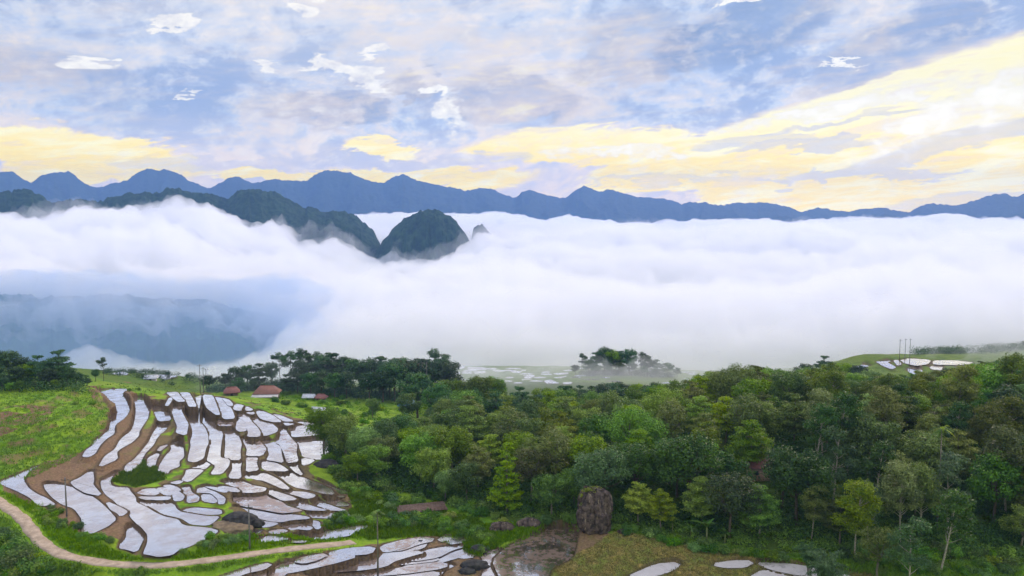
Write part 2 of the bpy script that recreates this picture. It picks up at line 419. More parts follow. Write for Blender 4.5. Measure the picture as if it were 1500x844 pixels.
def edge_dist(px, py, poly):
    d = np.full(len(px), 1e9)
    for i in range(len(poly)):
        a = poly[i]; b = poly[(i+1) % len(poly)]; ab = b-a; L = (ab**2).sum()+1e-12
        t = np.clip(((px-a[0])*ab[0]+(py-a[1])*ab[1])/L, 0, 1)
        d = np.minimum(d, (px-a[0]-t*ab[0])**2+(py-a[1]-t*ab[1])**2)
    return np.sqrt(d)
WATER = []   # (kind, level, plan polygon)
# levelled fields at the left end, where the steps are tallest
SURVEY = {'140,790 290,': -2.3, '300,790 350,': -2.8, '505,760 545,': -3.3, '640,672 700,': -3.1, '860,622 960,': -3.4, '100,90 200,6': 2.6, '440,150 520,': 2.0, '630,210 740,': 2.3, '675,350 760,': 1.4, '0,505 75,475': 1.4, '160,510 200,': .8, '255,505 290,': 1.0, '180,140 240,': .4, '215,330 330,': .65, '420,545 480,': -.2}
for fi_, (z, k, s) in enumerate(FIELDS):
    P = pts_of(z, s); c = P.mean(0)
    zs = [hit(*(c*.4+p*.6))[2] for p in P[::3]]
    lev = float(np.percentile(zs, 34))
    lev = SURVEY.get(s[:12], lev)
    P = smooth_poly(P, 1)
    poly = np.array([on_plane(p[0], p[1], lev) for p in P])
    # traced outlines stop just short of the shore: let each reach its dyke
    t = np.roll(poly, -1, 0)-np.roll(poly, 1, 0); nn = np.stack([t[:, 1], -t[:, 0]], 1)/(np.linalg.norm(t, axis=1)[:, None]+1e-9)
    ar = ((poly[:, 0]*np.roll(poly[:, 1], -1)-np.roll(poly[:, 0], -1)*poly[:, 1]).sum())
    poly = poly + nn*((.24 if ar > 0 else -.24)*(2.6 if z in (ZE, ZF, ZG) else 1))
    WATER.append((k, lev, poly, 0))
_rf = random.Random(3)
for row in range(9):
    yy = 540 + row*2.6
    for _k in range(7):
        x0 = _rf.uniform(655, 1010); w_ = _rf.uniform(8, 26); 
        if _rf.random() < .35: continue
        FAR.append((Z1, f'{x0},{yy} {x0+w_*.5},{yy-1.1} {x0+w_},{yy-.2} {x0+w_*.9},{yy+.9} {x0+w_*.3},{yy+1.2}'))
for z, s in FAR:
    P = pts_of(z, s); c = P.mean(0); lev = float(hit(*c)[2])
    P = smooth_poly(P, 1)
    WATER.append(('w', lev, np.array([on_plane(p[0], p[1], lev) for p in P]), 1))

# ------------------------------------------------------------------ road centre line
ROADPX = [(-60,705),(-20,725),(0,737),(30,758),(48,780),(62,796),(90,812),(130,822),(180,828),(240,828),(300,822),(370,812),(440,803),(500,797),(520,794)]
def resample(P, step):
    P = np.asarray(P, float); Q = [P[0]]
    n = len(P)
    def cr_(p0, p1, p2, p3, t): return .5*((2*p1)+(-p0+p2)*t+(2*p0-5*p1+4*p2-p3)*t*t+(-p0+3*p1-3*p2+p3)*t**3)
    D = []
    for i in range(n-1):
        for t in np.linspace(0, 1, 24, endpoint=False):
            D.append(cr_(P[max(i-1, 0)], P[i], P[i+1], P[min(i+2, n-1)], t))
    D.append(P[-1]); D = np.array(D)
    s = np.concatenate([[0], np.cumsum(np.linalg.norm(np.diff(D[:, :2], axis=0), axis=1))])
    t = np.arange(0, s[-1], step)
    return np.stack([np.interp(t, s, D[:, k]) for k in range(D.shape[1])], 1)
RD = resample(np.array([hit(*p) for p in ROADPX]), 1.0)
for _ in range(6): RD[1:-1, 2] = (RD[:-2, 2]+RD[1:-1, 2]*2+RD[2:, 2])/4
RD[:, 2] += .12

# ------------------------------------------------------------------ ground sheet
az = np.concatenate([np.arange(-pi, -.72, .09), np.arange(-.72, -.60, .01), np.arange(-.60, .20, .0016), np.arange(.20, .66, .0035), np.arange(.66, .75, .01), np.arange(.75, pi, .09)])
rr = np.concatenate([[1.5, 12, 25, 45, 65, 85, 100], np.arange(110, 126, 1.5), np.arange(126, 262, .36), np.arange(262, 330, 1.1), np.arange(330, 620, 2.0), [640, 680, 740, 820, 920, 1060, 1250, 1500, 1900, 2500, 3500, 5000, 8000, 14000, 26000, 40000]])
AZ, RR = np.meshgrid(az, rr); GX = RR*np.sin(AZ); GY = RR*np.cos(AZ)
gx = GX.ravel(); gy = GY.ravel()
gz = base_z(gx, gy)
near = (RR.ravel() < 620) & (RR.ravel() > 110)
_px, _py = project(np.stack([gx, gy, gz], 1))
_ter = inside(_px, _py, np.array([(130,565),(255,572),(400,602),(530,635),(480,690),(520,745),(545,780),(900,770),(1340,815),(1400,900),(100,900),(0,720),(25,690),(115,664)], float))
gz = gz + np.where(near, (fbm(gx/9, gy/9, 4, 3)-.5)*np.where(_ter, .25, 1.1), 0)
nat = gz.copy()
# left hill small terraces: stepped grass
ppx, ppy = project(np.stack([gx, gy, gz], 1))
front = (np.abs(AZ.ravel()) < .75)
hillm = front & inside(ppx, ppy, np.array([(-80,560),(140,566),(165,600),(150,640),(110,668),(60,690),(0,708),(-80,730)], float))
st = 1.4; q = gz[hillm]/st + (fbm(gx[hillm]/20, gy[hillm]/20, 2, 8)-.5)*.6
gz[hillm] = st*(np.floor(q) + sst(q-np.floor(q), .62, 1.0)) + .2
inw = np.zeros(len(gx), bool); wdist = np.full(len(gx), 9.); best = np.full(len(gx), -1e9); inlev = np.full(len(gx), -1e9); LOC = []
for k, lev, poly, far in WATER:
    pad = 3.8
    m = (gx > poly[:, 0].min()-pad) & (gx < poly[:, 0].max()+pad) & (gy > poly[:, 1].min()-pad) & (gy < poly[:, 1].max()+pad)
    idx = np.nonzero(m)[0]
    ins = inside(gx[idx], gy[idx], poly); ed = edge_dist(gx[idx], gy[idx], poly); ins |= ed < (.20 if not far else .3)
    LOC.append((idx, ins, ed)); inw[idx] |= ins
    inlev[idx] = np.maximum(inlev[idx], np.where(ins, lev, -1e9)); wdist[idx] = np.minimum(wdist[idx], np.where(ins, 0, ed))
for (k, lev, poly, far), (idx, ins, ed) in zip(WATER, LOC):
    # little dyke that holds the water in; a lower field next to it keeps its own bed
    bund = lev + .06 + (0 if far else .09*(fbm(gx[idx]*.8, gy[idx]*.8, 2, 4)-.3)) - np.where(inw[idx] | (far > 0), 3.5, 1.15)*np.maximum(0, ed-.45)
    ok = ~ins & (ed < np.where(far > 0, 1.5, 3.6)) & (~inw[idx] | ((lev > inlev[idx]+.2) & (ed < .45)))
    best[idx] = np.maximum(best[idx], np.where(ok, bund, -1e9))
best = np.where(inw, np.maximum(best, inlev-.30), best)
gz = np.where(inw, best, np.maximum(best, np.where(wdist < 1.0, np.minimum(gz, gz*.5+.5*np.maximum(best, gz)), gz)))
# road bed
rd = np.full(len(gx), 99.); rz = np.zeros(len(gx))
m = np.nonzero((gx > RD[:, 0].min()-6) & (gx < RD[:, 0].max()+6) & (gy > RD[:, 1].min()-6) & (gy < RD[:, 1].max()+6))[0]
for i in range(0, len(m), 20000):
    j = m[i:i+20000]
    D = (gx[j, None]-RD[None, :, 0])**2 + (gy[j, None]-RD[None, :, 1])**2
    a = D.argmin(1); rd[j] = np.sqrt(D[np.arange(len(j)), a]); rz[j] = RD[a, 2]
kk = 1-sst(rd, 1.6, 3.6)
gz = gz*(1-kk) + (rz-.10)*kk
ppx, ppy = project(np.stack([gx, gy, gz], 1))
TER = np.array([(130,565),(180,560),(255,572),(330,577),(420,602),(525,632),(530,650),(475,662),(450,685),(470,710),(520,722),(520,745),(545,768),(460,790),(400,793),(370,780),(300,785),(250,815),(200,812),(180,800),(170,790),(140,778),(120,783),(60,748),(5,720),(0,706),(25,690),(80,672),(115,664),(150,625),(160,600),(130,580)], float)
LOWP = np.array([(300,862),(345,842),(400,826),(480,803),(560,797),(640,785),(690,790),(705,818),(760,795),(840,768),(890,785),(870,815),(830,850)], float)
STUB = np.array([(870,800),(900,775),(1000,792),(1100,812),(1250,830),(1330,850),(780,850),(840,812)], float)
GP = [np.array([(162,705),(170,697),(188,688),(210,678),(238,690),(242,702),(220,711),(200,714),(170,712)], float),
      np.array([(95,575),(170,560),(255,566),(340,574),(250,572),(235,580),(205,580),(190,570),(130,570)], float),
      np.array([(130,610),(150,640),(100,668),(90,650)], float)]
wx = (fbm(gx/4, gy/4, 3, 61)-.5); wy = (fbm(gx/4, gy/4, 3, 67)-.5)
ter = inside(ppx+wx*16, ppy+wy*9, TER) & front; low = inside(ppx+wx*44, ppy+wy*16, LOWP) & front; stub = inside(ppx+wx*24, ppy+wy*10, STUB) & front
gr = np.zeros(len(gx), bool)
for g in GP: gr |= inside(ppx, ppy, g)
hb = np.zeros(len(gx)); hb[hillm] = (np.abs((q-np.floor(q))-.80) < .2)
n1 = fbm(gx/3.5, gy/3.5, 4, 21); n2 = fbm(gx/14, gy/14, 3, 31)
redness = np.maximum(1-sst(ppx, 190, 260), np.where(low, .7, 0))
olive = sst(n1+n2*.6, .58, .9)*np.where(ter, .30+.5*sst(ppx, 170, 260), .12)
mud = np.where(ter | low, 1-np.where(gr, 1, olive), 0.)
mud = np.where(inw | (wdist < .45), np.maximum(mud, .75), mud)
mud = np.where(hb > 0, np.clip(.32+(n1-.40)*1.2, 0, .55), mud)
scar = front & inside(ppx, ppy, np.array([(-20,600),(20,594),(82,596),(70,615),(30,628),(-20,645)], float))
mud = np.where(scar & (n1 > .42), .9, mud)
path2 = front & inside(ppx, ppy, np.array([(588,556),(600,548),(606,560),(600,575),(588,572)], float))
mud = np.where(path2, 1, mud)
for _d in [(1,)]:
    M2 = mud.reshape(AZ.shape); M2[1:-1, 1:-1] = (M2[1:-1, 1:-1]*2+M2[:-2, 1:-1]+M2[2:, 1:-1]+M2[1:-1, :-2]+M2[1:-1, 2:])/6; mud = M2.ravel()
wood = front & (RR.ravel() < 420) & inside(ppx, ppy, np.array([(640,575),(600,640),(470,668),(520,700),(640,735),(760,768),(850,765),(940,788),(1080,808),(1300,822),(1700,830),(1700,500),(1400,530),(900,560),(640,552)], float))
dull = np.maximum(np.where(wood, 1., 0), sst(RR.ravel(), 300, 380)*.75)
_rk = sst(rd, 1.8, 2.8); mud = mud*_rk
attr = np.stack([mud, np.where(stub, 1., 0.), redness, dull], 1)
na = len(az); nr = len(rr)
I = np.arange(nr*na).reshape(nr, na)
q = np.stack([I[:-1, :-1], I[:-1, 1:], I[1:, 1:], I[1:, :-1]], -1).reshape(-1, 4)
q2 = np.stack([I[:-1, -1], I[:-1, 0], I[1:, 0], I[1:, -1]], -1)
Fg = np.vstack([q, q2])[:, ::-1]

def make_ground_mat():
    m = new_mat('ground_soil_grass')
    co = e_coord('Object'); a = e_sep(e_attr('gmask'))
    n_a = e_noise(co, .35, 6, .62); n_b = e_noise(co, 2.2, 5, .6); n_c = e_noise(co, .06, 3, .5)
    grass = e_mix(e_map(n_a, .32, .68), (.065, .16, .010), (.24, .40, .022))
    grass = e_mix(e_map(n_c, .35, .7)*.5, grass, (.30, .36, .025))
    grass = e_mix(e_map(n_b, .35, .7)*.5, grass, (.10, .22, .010))
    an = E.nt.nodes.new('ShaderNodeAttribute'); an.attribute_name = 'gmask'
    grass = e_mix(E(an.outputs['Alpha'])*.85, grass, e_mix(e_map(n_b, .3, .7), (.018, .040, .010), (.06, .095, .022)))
    red = e_mix(e_map(n_b, .3, .7), (.13, .08, .045), (.26, .165, .095))
    olv = e_mix(e_map(n_b, .3, .7), (.10, .075, .035), (.20, .15, .07))
    soil = e_mix(a[2], olv, red)
    soil = e_mix(e_map(n_a, .5, .75)*.45, soil, (.14, .16, .03))
    stubc = e_mix(e_map(n_b, .35, .65), (.17, .15, .03), (.34, .25, .08))
    stubc = e_mix(e_map(n_a, .4, .65)*.7, stubc, (.15, .23, .03))
    c = e_mix(e_map(a[0] + (n_b-.5)*.5, .35, .65), grass, soil)
    c = e_mix(a[1], c, stubc)
    c = e_mix(e_attr('wet', True)*.8, c, e_mix(e_map(n_b, .3, .7), (.045, .032, .022), (.10, .07, .045)))
    out(princ(c, .9, n_b + n_a*2, .6, .25, .15))
    return m
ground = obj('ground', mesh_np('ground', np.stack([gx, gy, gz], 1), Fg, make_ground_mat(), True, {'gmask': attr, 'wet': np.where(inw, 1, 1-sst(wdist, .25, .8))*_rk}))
tag(ground, kind='structure')
GZ = gz.reshape(AZ.shape)
def gzat(x, y):
    a = atan2(x, y); r = math.hypot(x, y)
    i = min(max(int(np.searchsorted(rr, r))-1, 0), nr-2); j = min(max(int(np.searchsorted(az, a))-1, 0), na-2)
    t = (r-rr[i])/(rr[i+1]-rr[i]); u = (a-az[j])/(az[j+1]-az[j])
    return float((GZ[i, j]*(1-u)+GZ[i, j+1]*u)*(1-t)+(GZ[i+1, j]*(1-u)+GZ[i+1, j+1]*u)*t)
def hitg(px, py):
    """where the finished ground shows at this bearing"""
    p = hit(px, py); return (p[0], p[1], gzat(p[0], p[1]))

# water sheets
def water_mat(name, kind):
    m = new_mat(name); co = e_coord('Object')
    n1 = e_noise(co, .9, 5, .62); n2 = e_noise(co, .22, 4, .55)
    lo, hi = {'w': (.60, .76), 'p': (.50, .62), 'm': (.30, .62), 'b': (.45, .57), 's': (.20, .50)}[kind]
    patch = e_map(n1*.65 + n2*.35, lo, hi)
    gl = E.nt.nodes.new('ShaderNodeBsdfGlossy'); gl.inputs['Roughness'].default_value = .03
    gl.inputs['Color'].default_value = (.90, .90, .92, 1)
    b = E.nt.nodes.new('ShaderNodeBump'); b.inputs['Strength'].default_value = .25; b.inputs['Distance'].default_value = .02
    w = e_noise(co, 3.5, 3, .5); E.nt.links.new(w.s, b.inputs['Height']); E.nt.links.new(b.outputs[0], gl.inputs['Normal'])
    mudc = e_mix(n1, (.10, .07, .05), (.22, .15, .10)) if kind == 'b' else e_mix(n1, (.20, .145, .12), (.36, .28, .25)) if kind != 's' else e_mix(n1, (.42, .38, .36), (.72, .69, .68))  # kind 's': bright sky sheen on the water painted in as pale diffuse colour
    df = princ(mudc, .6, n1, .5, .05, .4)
    mx = E.nt.nodes.new('ShaderNodeMixShader')
    lw = E.nt.nodes.new('ShaderNodeLayerWeight'); lw.inputs['Blend'].default_value = .5
    shore = e_map(E(lw.outputs['Facing']), 0.80, .52, 0., .22)
    fac = E.m('MINIMUM', patch*.75 + shore + e_map(n2, .38, .62)*.30 + .0, .93); E.nt.links.new(fac.s, mx.inputs[0])
    E.nt.links.new(gl.outputs[0], mx.inputs[1]); E.nt.links.new(df, mx.inputs[2])
    out(mx.outputs[0]); return m
WM = {k: water_mat('paddy_water_'+{'w': 'clear', 'p': 'patchy', 'm': 'muddy', 'b': 'brown', 's': 'painted_sheen'}[k], k) for k in 'wpmbs'}
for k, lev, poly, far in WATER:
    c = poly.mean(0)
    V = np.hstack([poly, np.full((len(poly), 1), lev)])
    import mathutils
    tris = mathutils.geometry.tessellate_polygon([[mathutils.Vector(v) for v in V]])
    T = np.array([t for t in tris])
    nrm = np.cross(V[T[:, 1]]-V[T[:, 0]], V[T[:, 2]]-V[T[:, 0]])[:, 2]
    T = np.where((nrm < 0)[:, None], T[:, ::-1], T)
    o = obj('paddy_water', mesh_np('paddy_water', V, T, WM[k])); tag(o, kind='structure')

# road ribbon
def make_road():
    W = 1.2; V = []; t = np.gradient(RD[:, :2], axis=0); t /= np.linalg.norm(t, axis=1)[:, None]
    nr_ = np.stack([-t[:, 1], t[:, 0]], 1)
    offs = [(-W, -.25), (-W, 0), (-W*.4, .02), (W*.4, .02), (W, 0), (W, -.25)]
    for i in range(len(RD)):
        j = .12*math.sin(i*.9)+.08*math.sin(i*2.3)
        for o_, dz in offs:
            o2 = o_ + (j if abs(o_) > 1 else 0)*(1 if o_ > 0 else -1)
            V.append((*(RD[i, :2]+nr_[i]*o2), RD[i, 2]+dz))
    k = len(offs); fs = [(i*k+a, i*k+a+1, (i+1)*k+a+1, (i+1)*k+a) for i in range(len(RD)-1) for a in range(k-1)]
    m = new_mat('road_concrete'); co = e_coord(); n = e_noise(co, .8, 6, .65); n2 = e_noise(co, 5, 4, .6)
    c = e_mix(e_map(n, .3, .7), (.30, .23, .165), (.50, .39, .29)); c = e_mix(e_map(n2, .55, .75)*.5, c, (.22, .17, .11))
    out(princ(c, .85, n2, .4, .04))
    o = obj('road', mesh_np('road', V, np.array(fs)[:, ::-1], m)); tag(o, kind='structure')
make_road()
HAZE = 0.00009; FOGD = 0.017
# ------------------------------------------------------------------ sky
SUNAZ, SUNEL = az_of(1480, 300), radians(27)
w = bpy.data.worlds.new('World'); S.world = w; w.use_nodes = True
nt = w.node_tree; nt.nodes.clear(); E.nt = nt
sk = nt.nodes.new('ShaderNodeTexSky'); sk.sky_type = 'NISHITA'; sk.sun_disc = False
sk.sun_elevation = SUNEL; sk.sun_rotation = SUNAZ; sk.altitude = 600
tc = nt.nodes.new('ShaderNodeTexCoord'); D = E(tc.outputs['Generated'])
dx, dy, dz = e_sep(D)
U = E.m('ARCTAN2', dx, dy); V = E.m('ARCSINE', dz)
hz = 1.0/(E.m('MAXIMUM', dz, 0.0) + .13)
P = e_vec(dx*hz, dy*hz, 0)
Q = e_vec(U, V*1.7 - U*.12, .17)
nA = e_noise(Q, 5.0, 8, .60, .25)            # broad cloud bodies
nB = e_noise(Q, 15.0, 6, .62, .4)               # puffs
nS = e_noise(e_vec(U*6.0, V*38.0 - U*2.6, .3), 1.0, 5, .62, .6)   # low streaks
wu = (nB-.5)*.10 + (nS-.5)*.06; wv = (nB-.5)*.045 + (nS-.5)*.05
Uw = U + wu; Vw = V + wv
def blob(cx, cy, rx, ry, tilt=0., a=1., soft=.5):
    u0, v0 = azel(cx, cy); ru = rx/F; rv = ry/F
    du = Uw - u0; dv = Vw - v0
    if tilt: dv = dv - du*tilt
    d = E.m('MULTIPLY_ADD', du*(1/ru), du*(1/ru), (dv*(1/rv))*(dv*(1/rv)))
    return e_map(d, 1+soft, 1-soft*.9, 0, a)
def total(L):
    s = None
    for b in L:
        x = blob(*b); s = x if s is None else s + x
    return s
yel = total([(115,228,150,30,-.10),(60,262,60,18),(600,262,170,17),(390,262,70,10),(880,212,190,24,.05,1.2),(1010,238,200,16,0,1.2),
             (1230,180,320,38,.22,1.3),(1420,175,210,80,.2,1.5),(1150,255,250,30,0,1.3),(1380,262,260,40,.1,1.5),(560,215,60,10)])
wht = total([(520,106,66,12,-.25,1,.35),(255,33,34,11,.1,1,.35),(388,95,15,7,-.4,1,.35),(140,88,32,5,0,1,.35),(455,8,26,9,0,1,.35),(662,160,22,26,-.5,.8,.6),
             (640,130,12,10,0,1,.4),(1090,3,30,7,-.1,1,.35),(1235,92,24,4,-.3,.9,.4),(1250,152,150,9,.15,.7,.8),(1450,150,110,30,.35,.9,.8),(545,76,12,7,0,1,.4),(480,-48,75,26,0,1,.6),(300,-70,60,18,0,1,.6),(190,-45,50,12,0,1,.6),(390,-110,70,22,0,1,.6),(620,-150,120,30,0,1,.6),(268,142,9,6,0,1,.4),(900,225,110,10,0,.7,.6)])
dark = total([(500,160,75,30,0,1),(750,140,95,45,0,.9),(930,70,80,55,0,.8),(1100,45,130,45,.3,.8),(1320,70,110,45,.3,.8),(615,122,30,26,0,1),
              (200,150,220,45,-.2,.5),(430,150,60,22,0,.6),(60,60,120,50,0,.3),(850,165,60,25,0,.6),(640,60,180,25,0,.5),(330,-40,70,22,0,.9),(560,-90,120,40,0,.9),(120,-90,120,30,0,.9),(420,-160,160,30,0,.8)])
strk = total([(1180,216,110,9,.05,1),(1120,205,90,10,0,.8),(1270,255,120,8,.02,1),(1400,210,150,14,.25,1),(660,235,120,10,0,.9),(1000,263,150,7,0,.8),(330,240,150,12,0,.8),(1420,292,110,12,.1,.8),(1250,172,110,5,.15,.8)])
nC = e_noise(Q, 46, 4, .62, .2)
nT = e_noise(e_vec(U*16.0, V*95.0 - U*9.0, .7), 1.0, 4, .6, .4)
base = e_mix(e_map(V, 0, .26), (.78, .68, .74), (.54, .65, .92))
tex = nA + (nB-.5)*.85 + (nC-.5)*.35
body = e_mix(e_map(tex, .34, .52), (.33, .46, .73), (.58, .71, .93)); body = e_mix(e_map(tex, .50, .70), body, (.84, .87, .98))
c = e_mix(e_map(V, .03, .13)*.95, base, body)
dk = e_map(dark*1.1 + (nB-.5)*2.0 + (nC-.5)*.7, .30, 1.25)
c = e_mix(dk*.85, c, (.22, .32, .55))
pk = e_map(V, .19, .05)*e_map(tex, .44, .6)
c = e_mix(pk*.6, c, (1.0, .80, .70))
c = e_mix(e_map(tex, .5, .38)*e_map(V, .2, .03)*.5, c, (.50, .53, .74))
ymx = yel*1.35 + (nA-.5)*1.9 + (nS-.5)*1.5 + (nT-.5)*.9 + (nB-.5)*.9
ycol = e_mix(e_map(V, .05, .13), (1.22, .92, .0), (1.22, 1.12, .66))
ycol = e_mix(e_map(nT*.5 + nS*.5, .46, .62), ycol, (1.2, 1.10, .56))
c = e_mix(e_map(ymx, -.35, .65)*.65, c, (1.02, .83, .66))
c = e_mix(e_map(ymx, .30, 1.05)*.97, c, ycol)
c = e_mix(e_map(nT*.6 + nS*.4, .47, .38)*e_map(ymx, 0., .6)*.45, c, (.98, .80, .66))
c = e_mix(e_map(strk + (nS-.5)*1.0 + (nT-.5)*.8, .35, 1.1)*.7, c, (.62, .60, .72))
wmx = wht + (nB-.5)*2.0 + (nC-.5)*2.0
c = e_mix(e_map(wmx, -.10, .85)*.65, c, (1.0, .95, .90))
c = e_mix(e_map(wmx, .42, 1.45)*.97, c, (1.25, 1.2, 1.06))
# brighter veiled cloud above the frame, which the paddies mirror
gl = blob(440, -70, 460, 150, 0, 1., .9)
c = e_mix(gl*.28, c, (1.10, 1.02, .96))
skn = nt.nodes.new('ShaderNodeVectorMath'); skn.operation = 'SCALE'; nt.links.new(sk.outputs[0], skn.inputs[0]); skn.inputs['Scale'].default_value = .10
c = e_mix(.93, E(skn.outputs[0]), c)
c = e_mix(e_map(V, .42, .75)*.9, c, (.90, .95, 1.15))
warm = e_map(V, .16, .0)
c = e_mix(warm, c, e_mix(1., c, (1.62, 1.5, 1.12), 'MULTIPLY'))
c = e_mix(e_map(dy, .25, -.35)*.9, c, (1.3, 1.3, 1.42))  # brighter sky behind the camera, added to light fog fronts and wood
# toward the ground the sheet stays even
c = e_mix(e_map(dz, -.02, -.12), c, (.30, .33, .36))
bg = nt.nodes.new('ShaderNodeBackground'); nt.links.new(c.s, bg.inputs[0]); bg.inputs[1].default_value = 1.0
ow = nt.nodes.new('ShaderNodeOutputWorld'); nt.links.new(bg.outputs[0], ow.inputs[0])
w.cycles.sampling_method = 'MANUAL'; w.cycles.sample_map_resolution = 512
sl = bpy.data.lights.new('sun', 'SUN'); sl.energy = 2.5; sl.angle = radians(11); sl.color = (1, .80, .62)
so = bpy.data.objects.new('sun', sl); COL.objects.link(so)
sd = mathutils.Vector((sin(SUNAZ)*cos(SUNEL), cos(SUNAZ)*cos(SUNEL), sin(SUNEL)))
so.rotation_euler = sd.to_track_quat('Z', 'Y').to_euler()

# ------------------------------------------------------------------ mountains
def el_z(px, py, r):
    d = ray(px, py); return CAMZ + r*d[2]/math.hypot(d[0], d[1])
def mountain(name, prof, r0, df, db, zb, mat, seed, ncol=500, nrow=70, rough=.12, tree=0., expf=1.4, gul=.35):
    prof = np.array(prof, float)
    azs = np.array([azel(*p)[0] for p in prof]); zt = np.array([el_z(p[0], p[1], r0) for p in prof])
    a = np.linspace(azs[0], azs[-1], ncol); top = np.interp(a, azs, zt)
    ker = np.hanning(5); ker /= ker.sum(); top = np.convolve(np.pad(top, 2, 'edge'), ker, 'valid')
    jag = (fbm(a*70, a*0+seed, 4, seed+2, .6)-.5)*r0*(.0060 if r0 < 5000 else .0026) + (fbm(a*300, a*0+seed, 3, seed+3, .6)-.5)*r0*(.0028 if r0 < 5000 else .0012); top = top + jag
    t = np.concatenate([np.linspace(-1, 0, int(nrow*.65), endpoint=False), np.linspace(0, 1, nrow-int(nrow*.65))])
    A, T = np.meshgrid(a, t)
    R = r0 + np.where(T < 0, T*df, T*db)
    X = R*np.sin(A); Y = R*np.cos(A); H = top[None] - zb
    sc = df/2.2
    n = fbm(X/sc, Y/sc, 5, seed); rid = np.abs(2*fbm(A*r0/sc*3.3, T*1.2+7, 4, seed+9)-1)
    shp = 1-np.abs(T)**expf
    Z = zb + H*np.clip(shp - gul*(1-shp)*rid*shp*2 - rough*(n-.3)*np.minimum(1, np.abs(T)*4)*2*shp, -.02, 1.0)
    if tree: Z = Z + tree*(fbm(X/tree/1.6, Y/tree/1.6, 3, seed+20)-.5)*1.6*(shp > .03)
    I = np.arange(A.size).reshape(A.shape)
    q = np.stack([I[:-1, :-1], I[:-1, 1:], I[1:, 1:], I[1:, :-1]], -1).reshape(-1, 4)[:, ::-1]
    o = obj(name, mesh_np(name, np.stack([X, Y, Z], -1).reshape(-1, 3), q, mat, True)); tag(o, kind='structure'); return o
def mt_mat(name, c1, c2, sc, hscale=1.):
    m = new_mat(name); co = e_coord(); n = e_noise(co, sc, 8, .68); n2 = e_noise(co, sc*.18, 4, .5)
    c = e_mix(e_map(n, .35, .65), c1, c2); c = e_mix(e_map(n2, .4, .65)*.4, c, c1)
    out(princ(c, .95, n, .8, 6*hscale, .05)); return m
mfar = mt_mat('far_forest_ridge', (.012, .030, .030), (.030, .060, .045), .02)
mmid = mt_mat('karst_forest', (.010, .030, .020), (.035, .075, .035), .05)
FARP = [(-120,275),(-60,262),(-25,252),(0,250),(20,252),(45,268),(60,258),(78,252),(100,250),(110,257),(125,270),(143,276),(165,269),(185,265),(200,254),(215,248),(245,249),(262,254),(280,266),(305,278),(318,270),(332,262),(350,259),(362,264),(372,269),(385,265),(400,262),(415,264),(450,266),(462,256),(475,250),(495,249),(515,254),(545,267),(562,267),(575,259),(590,255),(610,263),(630,269),(650,273),(680,279),(700,277),(718,275),(735,284),(755,290),(764,282),(778,278),(795,284),(815,289),(828,291),(840,281),(855,272),(868,277),(880,282),(895,278),(915,284),(935,289),(955,289),(975,292),(1000,299),(1010,296),(1028,296),(1050,301),(1075,298),(1110,297),(1150,301),(1175,311),(1187,307),(1200,304),(1222,309),(1245,311),(1265,306),(1295,304),(1308,309),(1333,311),(1345,303),(1360,298),(1400,300),(1425,296),(1445,287),(1465,284),(1482,287),(1492,289),(1502,283),(1540,278),(1600,285)]
mountain('far_mountain_ridge', FARP, 7600, 2300, 1500, -120, mfar, 3, 900, 80, .10, 14, 1.25, .5)
FAR2 = [(900,335),(1000,325),(1060,318),(1100,322),(1150,316),(1200,324),(1260,318),(1300,313),(1330,320),(1400,312),(1450,318),(1500,312),(1560,318),(1600,330)]
mountain('low_mountain_ridge', FAR2, 6000, 900, 900, -120, mfar, 14, 400, 40, .10, 10, 1.3, .4)
MIDP = [(-160,300),(-60,290),(-20,284),(10,280),(35,277),(55,282),(75,297),(95,291),(115,292),(150,295),(170,288),(195,281),(225,283),(245,277),(262,276),(280,282),(310,283),(322,288),(335,293),(348,281),(365,276),(385,277),(405,284),(425,294),(440,301),(460,307),(480,309),(505,310),(522,318),(535,328),(548,340),(560,362),(575,400)]
mountain('karst_mountain', MIDP, 2700, 620, 500, -110, mmid, 31, 700, 90, .16, 9, 1.5, .7)
mountain('karst_hill', [(430,350),(455,331),(480,322),(505,323),(525,335),(545,347),(562,361),(578,378),(592,405)], 2420, 260, 250, -110, mmid, 41, 260, 60, .12, 7, 1.8, .5)
mountain('karst_hill', [(545,420),(548,374),(561,352),(575,335),(592,321),(606,313),(622,310),(642,309),(656,314),(668,325),(678,338),(688,354),(696,372),(708,420)], 2250, 210, 260, -110, mmid, 51, 300, 70, .10, 7, 2.2, .5)
mountain('karst_hill', [(685,370),(693,336),(700,330),(706,329),(712,334),(718,342),(726,370)], 2600, 80, 90, -110, mmid, 61, 80, 40, .1, 5, 1.8, .5)
mhill = mt_mat('valley_hill_forest', (.012, .040, .030), (.04, .10, .05), .12, .5)
mountain('valley_hillside', [(-260,430),(-100,425),(0,430),(80,436),(150,432),(230,438),(300,440),(360,452),(410,468),(440,490),(470,520)], 1020, 360, 250, -100, mhill, 71, 420, 90, .12, 6, 1.2, .6)

